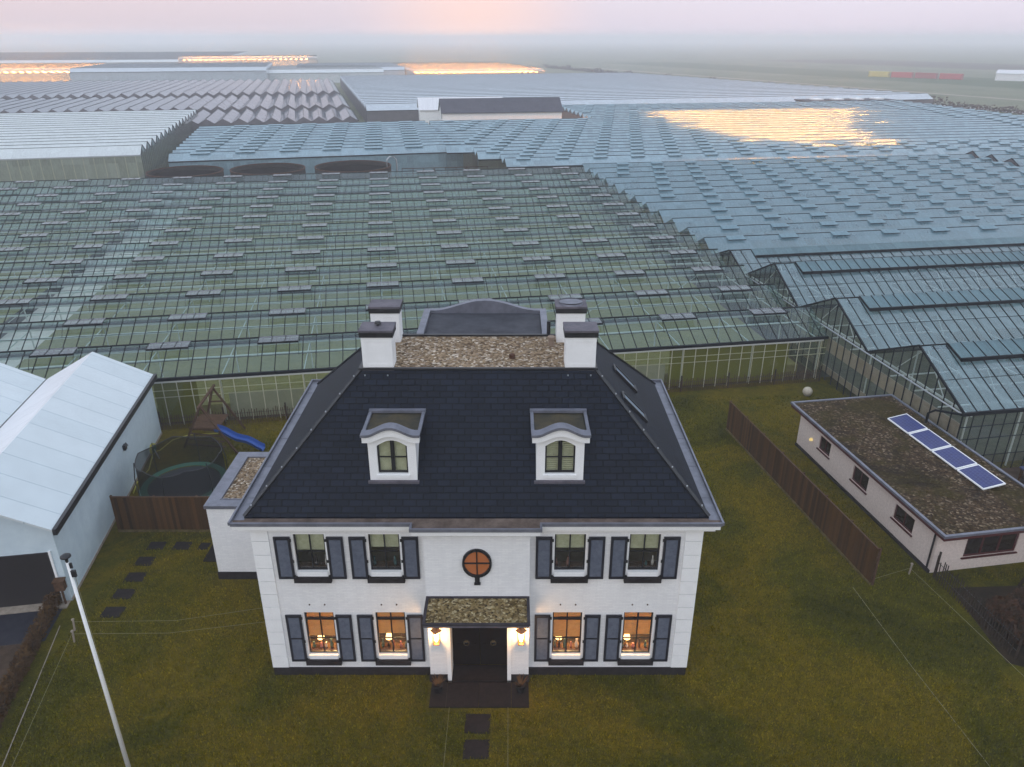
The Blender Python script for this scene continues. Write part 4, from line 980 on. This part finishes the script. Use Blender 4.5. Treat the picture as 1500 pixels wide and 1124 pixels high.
# trampoline
tr = thing('trampoline', 'round trampoline with black safety net and green pad', 'trampoline', (-15.5, 30.75, 0))
Rt = 1.95; n = 40
q = MB()
for k in range(n):
    a0, a1 = 2 * math.pi * k / n, 2 * math.pi * (k + 1) / n
    q.beam((Rt * math.cos(a0), Rt * math.sin(a0), .8), (Rt * math.cos(a1), Rt * math.sin(a1), .8), .05, .05)
for k in range(6):
    a = 2 * math.pi * k / 6; q.tube([(Rt * math.cos(a), Rt * math.sin(a), 0), (Rt * math.cos(a), Rt * math.sin(a), .8)], .025, 6)
q.build('frame', M['black'], tr)
for k in range(6):
    a = 2 * math.pi * (k + .5) / 6
    q = MB(); q.tube([(Rt * math.cos(a), Rt * math.sin(a), .3), (Rt * math.cos(a) * 1.03, Rt * math.sin(a) * 1.03, 1.6), (Rt * math.cos(a) * .97, Rt * math.sin(a) * .97, 2.45)], .025, 6); q.build('net_pole', M['black'], tr)
q = MB(); q.lathe([(0, .78), (1.62, .78)], (0, 0, 0), 40); q.build('jumping_mat', mat('jump_mat', (.012, .014, .02), .8), tr)
q = MB()
for k in range(40):
    a0, a1 = 2 * math.pi * k / 40, 2 * math.pi * (k + 1) / 40
    q.face([(1.62 * math.cos(a0), 1.62 * math.sin(a0), .82), (Rt * math.cos(a0), Rt * math.sin(a0), .83), (Rt * math.cos(a1), Rt * math.sin(a1), .83), (1.62 * math.cos(a1), 1.62 * math.sin(a1), .82)])
q.build('pad', M['green'], tr)
netm = bpy.data.materials.new('safety_net'); netm.use_nodes = True; t_ = NT(netm); t_.t.nodes.remove(t_.b)
tp_ = t_.n('ShaderNodeBsdfTransparent'); dd = t_.n('ShaderNodeBsdfDiffuse'); dd.inputs[0].default_value = (.012, .013, .012, 1); mx = t_.n('ShaderNodeMixShader'); mx.inputs[0].default_value = .66
t_.l(tp_.outputs[0], mx.inputs[1]); t_.l(dd.outputs[0], mx.inputs[2]); t_.l(mx.outputs[0], t_.t.nodes['Material Output'].inputs[0])
q = MB(); n = 48
for k in range(n):
    a0, a1 = 2 * math.pi * k / n, 2 * math.pi * (k + 1) / n
    z0, z1 = [2.42 - .16 * abs(math.sin(3 * a)) for a in (a0, a1)]
    q.face([(Rt * .98 * math.cos(a0), Rt * .98 * math.sin(a0), .84), (Rt * .98 * math.cos(a1), Rt * .98 * math.sin(a1), .84), (Rt * .96 * math.cos(a1), Rt * .96 * math.sin(a1), z1), (Rt * .96 * math.cos(a0), Rt * .96 * math.sin(a0), z0)])
q.build('safety_net', netm, tr)
q = MB()
for k in range(n):
    a0, a1 = 2 * math.pi * k / n, 2 * math.pi * (k + 1) / n
    z0, z1 = [2.42 - .16 * abs(math.sin(3 * a)) for a in (a0, a1)]
    q.beam((Rt * .96 * math.cos(a0), Rt * .96 * math.sin(a0), z0), (Rt * .96 * math.cos(a1), Rt * .96 * math.sin(a1), z1), .035, .035)
q.build('net_rim', M['black'], tr)

# climbing frame with slide
pf = thing('climbing_frame', 'wooden climbing frame of two A frames with a blue slide', 'climbing frame', (-16.1, 36.2, 0), R(0))
ap1, ap2 = Vector((-.15, 1.15, 2.75)), Vector((-.15, -.75, 2.55))
for ap, l1, l2 in ((ap1, (-1.05, 1.3, 0), (1.15, 1.5, 0)), (ap2, (-1.45, -.6, 0), (1.65, -1.3, 0))):
    q = MB(); q.beam(l1, ap, .10, .10); q.beam(l2, ap, .10, .10)
    c1, c2 = Vector(l1).lerp(ap, .68), Vector(l2).lerp(ap, .68); q.beam(c1, c2, .09, .06); q.build('a_frame', M['timber'], pf)
q = MB(); q.beam(ap1 + Vector((0, .3, 0)), ap2 + Vector((0, -.3, 0)), .11, .11); q.build('top_beam', M['timber'], pf)
q = MB()
for k in range(8): q.box(-1.0, .55, -.55 + k * .19, -.38 + k * .19, 1.15, 1.19)
q.box(-1.0, .55, -.62, -.56, 1.05, 1.18); q.box(-1.0, .55, .98, 1.04, 1.05, 1.18); q.build('platform', M['timber'], pf)
q = MB()
for k in range(4):
    f = .12 + .22 * k; q.beam((-1.4 + .35 * f, -.62 + .5 * f, .2 + .27 * k), (.9 - .2 * f, -.9 + .3 * f, .2 + .27 * k), .12, .04)
q.build('rungs', M['timber'], pf)
q = MB(); pts = [(.5 + .27 * k, -.8 - .02 * k, 1.22 - .115 * k + .06 * math.sin(k * 1.25)) for k in range(10)]
prof = [(-.27, .16), (-.22, .0), (0, -.03), (.22, .0), (.27, .16)]
for i in range(len(pts) - 1):
    for j in range(4):
        (a0, h0), (a1, h1) = prof[j], prof[j + 1]; p, r_ = pts[i], pts[i + 1]
        q.face([(p[0], p[1] + a0, p[2] + h0), (p[0], p[1] + a1, p[2] + h1), (r_[0], r_[1] + a1, r_[2] + h1), (r_[0], r_[1] + a0, r_[2] + h0)])
        q.face([(p[0], p[1] + a0, p[2] + h0 - .03), (r_[0], r_[1] + a0, r_[2] + h0 - .03), (r_[0], r_[1] + a1, r_[2] + h1 - .03), (p[0], p[1] + a1, p[2] + h1 - .03)])
q.build('slide', M['blue'], pf, True)

# hose reel on the warehouse wall side
hr = thing('hose_reel', 'yellow and green hose reel by the warehouse wall', 'hose reel', G(-12.75, 37.0))
q = MB()
for rr, m_i in ((.26, 0), (.21, 0), (.16, 0)):
    for k in range(20):
        a0, a1 = 2 * math.pi * k / 20, 2 * math.pi * (k + 1) / 20; q.beam((0, rr * math.cos(a0), .6 + rr * math.sin(a0)), (0, rr * math.cos(a1), .6 + rr * math.sin(a1)), .10, .05)
q.build('hose_coil', M['hose'], hr)
q = MB(); q.lathe([(0, -.08), (.22, -.08), (.22, .08), (0, .08)], (0, 0, 0), 16)
q.v = [(z_, x_, y_ + .6) for x_, y_, z_ in q.v]; q.build('reel_drum', M['green'], hr)
q = MB(); q.beam((-.14, 0, 0), (-.02, 0, .6), .05, .05); q.beam((.22, 0, 0), (.05, 0, .6), .05, .05); q.build('stand', M['alu'], hr)
q = MB(); q.tube([G(-12.75, 37.0, .4) - hr.location, G(-12.7, 37.8, .05) - hr.location, G(-12.3, 38.9, .05) - hr.location, G(-11.5, 39.4, .04) - hr.location, G(-10.0, 39.3, .04) - hr.location], .03, 6); q.tube([G(-12.75, 36.9, .4) - hr.location, G(-12.75, 35.8, .05) - hr.location, G(-13.0, 34.6, .05) - hr.location, G(-12.9, 33.6, .05) - hr.location], .03, 6); q.build('hose', M['hose'], hr, True)

# stepping stones
sg = 'square stepping stones on the lawn'
for x, y, a, b_, lb in stones:
    q = MB(); q.box(-a / 2, a / 2, -b_ / 2, b_ / 2, 0, .035); q.box(-a / 2 - .02, a / 2 + .02, -b_ / 2 - .02, b_ / 2 + .02, 0, .02)
    o = q.build('stepping_stone', M['flag']); o.location = (x, y, 0); o.rotation_euler = (0, 0, R(random.uniform(-2, 2))); tag(o, 'dark square stepping stone, ' + lb, 'paving stone', sg)
q = MB(); q.box(-12.95, -11.9, 25.85, 27.5, 0, .05); tag(q.build('door_slab', M['flag']), 'dark stone slab beside the annex wall', 'paving')

# flagpole
fp = thing('flagpole', 'tall white flagpole with a dark disc on top', 'flagpole', (-11.36, 15.75, 0))
q = MB(); q.tube([(0, 0, 0), (0, 0, 4), (0, 0, 7.8)], [.065, .055, .040], 12); q.build('pole', M['paint'], fp, True)
q = MB(); q.lathe([(0, 8.06), (.06, 8.05), (.13, 8.0), (.13, 7.97), (.05, 7.95), (.03, 7.8)], (0, 0, 0), 16); q.build('finial', M['black'], fp, True)
q = MB(); q.box(-.02, .14, -.03, .03, 7.35, 7.55); q.box(.02, .1, -.02, .02, 7.62, 7.78); q.build('pulley', M['black'], fp)
q = MB(); q.tube([(.1, 0, 7.4), (.09, -.01, 4), (.08, 0, 1.1)], .006, 4); q.build('halyard', M['rope'], fp)

# picket fences
def pickets(label, p0, p1, h, m, gap=.13, jitter=.12, lean=.03):
    p0, p1 = Vector(p0), Vector(p1); L = (p1 - p0).length; a = math.atan2(p1.y - p0.y, p1.x - p0.x)
    t = thing('picket_fence', label, 'fence', (p0.x, p0.y, 0), a); rr = random.Random(int(L * 10))
    q = MB(); n = int(L / gap)
    for i in range(n):
        x = i * gap; q.beam((x, 0, 0), (x + rr.uniform(-lean, lean), rr.uniform(-lean, lean), h + rr.uniform(-jitter, jitter)), .035, .022)
    q.build('pickets', m, t)
    q = MB(); q.tube([(0, .02, h * .35), (L, .02, h * .35)], .012, 5); q.tube([(0, .02, h * .78), (L, .02, h * .78)], .012, 5); q.build('wire', M['black'], t)
    k = max(1, int(L / 3))
    for i in range(k + 1):
        q = MB(); q.tube([(i * L / k, .05, 0), (i * L / k, .05, h + .25)], .045, 7); q.build('post', M['bark'], t)
pickets('chestnut paling fence along the clear glasshouse behind the climbing frame', G(-13.2, 40.3), G(-3.0, 40.45), .85, M['timber'])
pickets('chestnut paling fence along the clear glasshouse right of the villa', G(8.0, 40.35), G(26.6, 40.4), .80, M['timber'])
pickets('dark paling fence from the bungalow corner to the shrubs', (17.13, 24.85, 0), (17.75, 20.4, 0), 1.0, M['bark'])

# ------------------------------------------------------------------ bungalow
bu = thing('bungalow', 'low pinkish bungalow with mossy flat roof and red trim', 'bungalow', G(21.0, 22.0), R(YAW))
BL, BD, BZ = 4.9, 10.95, 2.15
win_y = ((7.95, 8.95, .90, 1.66), (4.75, 5.95, .86, 1.66), (1.45, 2.75, .86, 1.60))
q = MB()
# left wall (faces -x) with openings
ys = sorted({0, BD, *[w_[0] for w_ in win_y], *[w_[1] for w_ in win_y]}); zs = sorted({0, BZ, *[w_[2] for w_ in win_y], *[w_[3] for w_ in win_y]})
for i in range(len(ys) - 1):
    for j in range(len(zs) - 1):
        cy_, cz_ = (ys[i] + ys[i + 1]) / 2, (zs[j] + zs[j + 1]) / 2
        if any(w_[0] < cy_ < w_[1] and w_[2] < cz_ < w_[3] for w_ in win_y): continue
        q.face([(0, ys[i + 1], zs[j]), (0, ys[i], zs[j]), (0, ys[i], zs[j + 1]), (0, ys[i + 1], zs[j + 1])])
for a, b_, c, d_ in win_y:
    for p in ([(0, a, c), (.1, a, c), (.1, a, d_), (0, a, d_)], [(0, b_, d_), (.1, b_, d_), (.1, b_, c), (0, b_, c)], [(0, a, c), (0, b_, c), (.1, b_, c), (.1, a, c)], [(0, a, d_), (.1, a, d_), (.1, b_, d_), (0, b_, d_)]): q.face(p)
q.wallxz(0, BL, 0, BZ, 0, [(1.35, 3.75, .62, 1.86)], .1)
q.face([(BL, 0, 0), (BL, BD, 0), (BL, BD, BZ), (BL, 0, BZ)]); q.face([(BL, BD, 0), (0, BD, 0), (0, BD, BZ), (BL, BD, BZ)]); q.build('wall', M['pinkwall'], bu)
dark_pane = mat('dark_window_glass', (.02, .013, .012), .08)
for a, b_, c, d_ in win_y:
    q = MB(); q.box(.05, .09, a, a + .07, c, d_); q.box(.05, .09, b_ - .07, b_, c, d_); q.box(.05, .09, a + .07, b_ - .07, c, c + .07); q.box(.05, .09, a + .07, b_ - .07, d_ - .07, d_); q.box(.052, .088, (a + b_) / 2 - .025, (a + b_) / 2 + .025, c + .07, d_ - .07)
    q.box(-.06, -.002, a - .08, b_ + .08, c - .06, c - .002); wf = q.build('window', M['maroon'], bu)
    q = MB(); q.face([(.075, b_, c), (.075, a, c), (.075, a, d_), (.075, b_, d_)]); q.build('pane', dark_pane, wf)
q = MB(); a, b_, c, d_ = 1.35, 3.75, .62, 1.86
q.box(a, a + .08, .04, .09, c, d_); q.box(b_ - .08, b_, .04, .09, c, d_); q.box(a + .08, b_ - .08, .04, .09, c, c + .08); q.box(a + .08, b_ - .08, .04, .09, d_ - .08, d_)
for f in (.33, .66): q.box(a + (b_ - a) * f - .04, a + (b_ - a) * f + .04, .042, .088, c + .08, d_ - .08)
q.box(a - .08, b_ + .08, -.07, -.002, c - .06, c - .002); wf = q.build('window', M['maroon'], bu)
q = MB(); q.face([(a, .07, c), (b_, .07, c), (b_, .07, d_), (a, .07, d_)]); q.build('pane', dark_pane, wf)
q = MB(); q.box(-.45, BL + .45, -.75, BD + .35, BZ + .002, BZ + .16); q.build('fascia', M['maroon'], bu)
q = MB(); X0, X1, Y0, Y1, Z0, Z1 = -.5, BL + .5, -.8, BD + .4, BZ + .162, BZ + .27
q.box(X0, X0 + .12, Y0, Y1, Z0, Z1); q.box(X1 - .12, X1, Y0, Y1, Z0, Z1); q.box(X0 + .12, X1 - .12, Y0, Y0 + .12, Z0, Z1); q.box(X0 + .12, X1 - .12, Y1 - .12, Y1, Z0, Z1); q.build('roof_edge', M['zinc'], bu)
q = MB(); q.face([(X0 + .12, Y0 + .12, Z0 + .05), (X1 - .12, Y0 + .12, Z0 + .05), (X1 - .12, Y1 - .12, Z0 + .05), (X0 + .12, Y1 - .12, Z0 + .05)]); q.build('roof', M['moss'], bu)
q = MB(); q.tube([(-.06, .15, 0), (-.06, .15, BZ)], .04, 8); q.build('downpipe', M['plinth'], bu)
q = MB(); q.lathe([(0, .12), (.08, .1), (.1, 0)], (-.06, 9.6, 1.0), 10); q.build('wall_lamp', emit('wall_lamp_glow', (1, .75, .3), .8), bu)
q = MB(); q.box(-.08, 0, 0, BD, 0, .14); q.build('plinth', M['plinth'], bu)
for k, lb in enumerate(('frontmost', 'second from the front', 'third from the front', 'rearmost')):
    t = thing('solar_panel', 'blue solar panel on the mossy roof, %s of the row' % lb, 'solar panel', G(24.35, 23.95 + 1.70 * k, BZ + .215), R(YAW), 'solar panels on the bungalow roof')
    q = MB(); tl = .18
    def PZ(x): return .06 + tl * x / 1.02
    q.face([(.04, .04, PZ(.04) + .045), (.98, .04, PZ(.98) + .045), (.98, 1.58, PZ(.98) + .045), (.04, 1.58, PZ(.04) + .045)]); q.build('cells', M['pv'], t)
    q = MB()
    for p0, p1 in (((0.02, 0), (.02, 1.62)), ((1.0, 0), (1.0, 1.62)), ((.0, .02), (1.02, .02)), ((.0, 1.60), (1.02, 1.60))): q.beam((p0[0], p0[1], PZ(p0[0]) + .02), (p1[0], p1[1], PZ(p1[0]) + .02), .05, .06)
    q.build('frame', M['paint'], t)
    q = MB(); q.box(.9, .96, .2, .26, 0, PZ(.93)); q.box(.9, .96, 1.36, 1.42, 0, PZ(.93)); q.box(.08, .14, .2, .26, 0, PZ(.1)); q.box(.08, .14, 1.36, 1.42, 0, PZ(.1)); q.build('bracket', M['alu'], t)

# stone ball
q = MB(); pr_ = [(.29 * math.sin(math.pi * k / 14), -.29 * math.cos(math.pi * k / 14)) for k in range(15)]; q.lathe(pr_, (0, 0, 0), 24)
o = q.build('stone_ball', M['stone'], None, True); o.location = (18.1, 42.1, .285); tag(o, 'pale round stone ball on the lawn near the glasshouse corner', 'ornament')
# covered table by the wide span house
t = thing('garden_table', 'navy topped table in front of the wide span glasshouse', 'table', G(30.5, 26.8), R(YAW))
q = MB(); q.box(-.9, .9, -.7, .7, .92, 1.0); q.build('tabletop', M['navy'], t)
for sx in (-1, 1):
    for sy in (-1, 1):
        q = MB(); q.box(sx * .8 - .04, sx * .8 + .04, sy * .6 - .04, sy * .6 + .04, 0, .92); q.build('leg', M['timber'], t)
q = MB(); q.box(-.78, .78, -.58, .58, .12, .5); q.build('shelf', M['bark'], t)

# timber rack at the bungalow's far front corner
q = MB(); q.beam((0, 0, 0), (.9, .2, 2.0), .09, .09); q.beam((1.6, 0, 0), (.9, .2, 2.0), .09, .09); q.beam((.3, .05, .8), (1.3, .05, .8), .07, .07); q.beam((.9, .2, 2.0), (2.6, .9, 1.9), .09, .09)
o = q.build('timber_trestle', M['bark']); o.location = (20.3, 24.3, 0); tag(o, 'dark timber trestle leaning by the bungalow front window', 'trestle')

# ------------------------------------------------------------------ hedge, shrubs
def leafy(name, label, cat, blobs, n, size, mleaf, stems, group=None, seed=1):
    t = thing(name, label, cat, (blobs[0][0], blobs[0][1], 0), 0, group); rr = random.Random(seed); q = MB(); b0 = Vector((blobs[0][0], blobs[0][1], 0))
    for k in range(n):
        bx, by, bz, rx, ry, rz_ = rr.choice(blobs)
        while True:
            d = Vector((rr.uniform(-1, 1), rr.uniform(-1, 1), rr.uniform(-1, 1)))
            if .25 < d.length < 1.05: break
        if rr.random() < .25: d *= .6
        p = Vector((bx + d.x * rx, by + d.y * ry, max(.03, bz + d.z * rz_))) - b0
        a = Vector((rr.gauss(0, 1), rr.gauss(0, 1), rr.gauss(0, 1))).normalized(); c = a.orthogonal().normalized(); s = size * rr.uniform(.5, 1.3)
        q.face([p - a * s, p + c * s * .5, p + a * s, p - c * s * .5])
    q.build('foliage', mleaf, t)
    q = MB()
    for k in range(stems):
        bx, by, bz, rx, ry, rz_ = rr.choice(blobs); p = Vector((bx + rr.uniform(-.5, .5) * rx, by + rr.uniform(-.5, .5) * ry, 0)) - b0
        e = p + Vector((rr.uniform(-.6, .6) * rx, rr.uniform(-.6, .6) * ry, bz + rz_ * rr.uniform(.5, 1.25))); mid = p.lerp(e, .5) + Vector((rr.uniform(-.1, .1), rr.uniform(-.1, .1), 0))
        q.tube([p, mid, e], [.03, .02, .006], 5)
    for bx, by, bz, rx, ry, rz_ in blobs[1:]: q.tube([(0, 0, .03), Vector((bx, by, .03)) - b0], .02, 4)
    q.build('stems', M['bark'], t)
    return t
hb = []
for k in range(16):
    f = k / 15; p = Vector((-17.2, 23.0, 0)).lerp(Vector((-15.45, 14.6, 0)), f); hb.append((p.x - .40, p.y, .34, .26, .42, .38))
leafy('hedge', 'low brown beech hedge along the bare soil at the left edge', 'hedge', hb, 9000, .06, M['leafb'], 90, seed=3)
leafy('shrub', 'dark bare shrub behind the paling fence, nearer the bungalow', 'shrub', [(18.5, 22.3, .45, .6, .7, .45), (19.6, 22.5, .6, .9, .7, .6), (18.5, 21.3, .5, .5, .6, .5)], 7000, .09, M['leafd'], 80, 'dark shrubs by the paling fence', 4)
leafy('shrub', 'larger reddish dark shrub at the right edge, below the other', 'shrub', [(19.4, 20.4, .8, 1.1, 1.0, .9), (20.9, 21.4, 1.0, 1.3, 1.2, 1.1), (18.9, 19.2, .7, .8, .9, .8), (20.3, 19.2, .9, 1.2, 1.0, 1.0)], 16000, .11, M['leafd'], 110, 'dark shrubs by the paling fence', 5)
o = MB(); o.face([(17.4, 20.2, .006), (24, 17.5, .006), (24, 24.5, .006), (17.5, 24.2, .006)]); g = o.build('shrub_bed', noisy('dark_bed', (.014, .011, .006), (.035, .022, .012), 1.5, .95, .5, .05)); g['kind'] = 'structure'

# edging along the hedge and boundary strings
q = MB(); q.beam((-16.85, 22.0, .05), (-14.7, 13.5, .05), .022, .03); tag(q.build('edging_strip', M['concrete']), 'thin pale edging strip along the brown hedge', 'edging')
def string(label, pts, r=.010, sag=.0):
    q = MB(); q.tube(pts, r * .65, 5)
    tag(q.build('boundary_string', M['rope']), label, 'string', 'boundary strings on the lawn')
    return q
string('pale string from the porch slab towards the bottom edge, left of the path', [(-2.05, 18.2, .08), (-2.06, 14.0, .05)], .008)
string('pale string from the porch slab towards the bottom edge, right of the path', [(-.13, 18.2, .08), (-.12, 14.0, .05)], .008)
string('upper of two strings between the left stakes and the villa wall', [(-16.2, 21.8, .42), (-12.5, 22.0, .30), (-8.3, 22.7, .50)], .009)
string('lower of two strings between the left stakes and the villa wall', [(-15.9, 21.2, .40), (-12.5, 21.35, .30), (-8.3, 21.9, .45)], .009)
string('string running from the left stakes along the edging strip', [(-15.9, 21.2, .4), (-14.4, 13.6, .3)], .009)
string('white string on the right lawn from the fence end to the bottom edge', [(13.6, 24.2, .04), (13.95, 20.0, .03), (14.55, 14.5, .03)], .014)
string('string along the paling fence from the short stake', [(14.5, 24.4, .3), (16.2, 25.0, .35), (16.6, 23.2, .3), (17.9, 17.0, .2)], .010)
for x, y, lb in ((-16.2, 21.8, 'pale stake holding the upper string by the hedge'), (-15.9, 21.2, 'pale stake holding the lower string by the hedge'), (16.25, 25.05, 'pale stake between the board fence end and the bungalow')):
    q = MB(); q.beam((0, 0, 0), (.04, .02, .5), .05, .05); q.box(-.01, .07, -.02, .06, .48, .54); o = q.build('stake', M['concrete']); o.location = (x, y, 0); tag(o, lb, 'stake', 'stakes for the strings')

# ------------------------------------------------------------------ far fields on the right
q = MB(); rr = random.Random(9)
tag_ = []
pA, pB = G(122, 590), G(186, 180)
t = thing('hedgerow', 'dark hazy hedgerow along the field edge beyond the glasshouses', 'hedge', (pA.x, pA.y, 0))
for k in range(420):
    f = k / 419; p = pA.lerp(pB, f) - pA; h = rr.uniform(.8, 2.0) * (1.6 if (k // 9) % 5 == 0 else 1)
    for j in range(16):
        c = p + Vector((rr.gauss(0, .9), rr.gauss(0, .9), rr.uniform(.1, h))); s = rr.uniform(.3, .6); a = Vector((rr.gauss(0, 1), rr.gauss(0, 1), rr.gauss(0, 1))).normalized(); b_ = a.orthogonal().normalized()
        q.face([c - a * s, c + b_ * s * .7, c + a * s, c - b_ * s * .7])
q.build('foliage', M['leafd'], t)
def strip(name, p0, p1, w0, m, z):
    p0, p1 = G(*p0), G(*p1); d = (p1 - p0).normalized(); s = Vector((-d.y, d.x, 0)) * w0 / 2; up = Vector((0, 0, z))
    o = MB(); o.face([p0 - s + up, p1 - s + up, p1 + s + up, p0 + s + up]); g = o.build(name, m); g['kind'] = 'structure'
strip('ditch', (127, 590), (192, 160), 5, mat('ditch_water', (.03, .035, .035), .3), .01)
strip('farm_track', (150, 600), (240, 170), 4, M['concrete'], .014)
strip('green_field', (230, 700), (330, 200), 70, noisy('green_field', (.05, .075, .03), (.07, .09, .035), .05, .9, 0), .006)
strip('ploughed_field', (420, 760), (520, 260), 120, noisy('ploughed', (.07, .05, .035), (.09, .07, .05), .05, .9, 0), .006)
cols = [('yellow', (.55, .45, .10)), ('red', (.45, .05, .04)), ('dull red', (.32, .05, .05)), ('red', (.42, .04, .04))]
lbs = ['yellow freight container, leftmost in the distant row', 'red freight container next to the yellow one', 'duller red freight container between two brighter ones', 'red freight container at the right end of the distant row']
for k, (cn, cc) in enumerate(cols):
    t = thing('freight_container', lbs[k], 'container', G(272 + 7.6 * k * .9, 420 - 10.5 * k), R(YAW - 58), 'freight containers far across the field')
    q = MB(); q.box(0, 11.0, 0, 2.5, .15, 2.9)
    for i in range(22): q.box(.2 + i * .5, .42 + i * .5, -.04, 0, .3, 2.75)
    q.box(0, .15, -.06, 2.56, 0, 2.95); q.box(10.85, 11.0, -.06, 2.56, 0, 2.95); q.build('body', noisy('container_paint_%d' % k, cc, tuple(c * 1.2 for c in cc), 1, .6, 0), t)
    q = MB(); q.box(11.0, 11.04, .1, 1.2, .3, 2.8); q.box(11.0, 11.04, 1.3, 2.4, .3, 2.8); q.build('door', mat('container_door_%d' % k, tuple(c * .8 for c in cc), .6), t)
t = barn('far pale shed at the right edge of the misty field', 312, 372, 14, 8, 3.5, 5.0, M['metalroofw'], 'shed', YAW - 50)
t = thing('low_shed', 'long dark flat roofed shed behind the lamp lit glasshouse', 'shed', G(114, 202), R(YAW))
q = MB(); q.box(0, 26, 0, 6, 0, 4.2); q.build('wall', M['plinth'], t)
q = MB(); q.box(-.3, 26.3, -.3, 6.3, 4.202, 4.5); q.build('roof', M['bitumen'], t)
for k in range(4):
    q = MB(); q.box(3 + 6 * k, 5.5 + 6 * k, 1, 4, 4.502, 4.8); q.build('skylight', M['paint'], t)

# ------------------------------------------------------------------ haze
hz = bpy.data.materials.new('haze'); hz.use_nodes = True; ht = hz.node_tree; ht.nodes.clear()
pv = ht.nodes.new('ShaderNodeVolumePrincipled'); pv.inputs['Color'].default_value = (.985, .975, 1.0, 1); pv.inputs['Density'].default_value = .0010; pv.inputs['Anisotropy'].default_value = 0
ho = ht.nodes.new('ShaderNodeOutputMaterial'); ht.links.new(pv.outputs[0], ho.inputs['Volume'])
q = MB(); q.box(-4100, 4100, -1600, 5100, -1.0, 26.0); o = q.build('haze', hz); o['kind'] = 'stuff'; o.visible_shadow = True
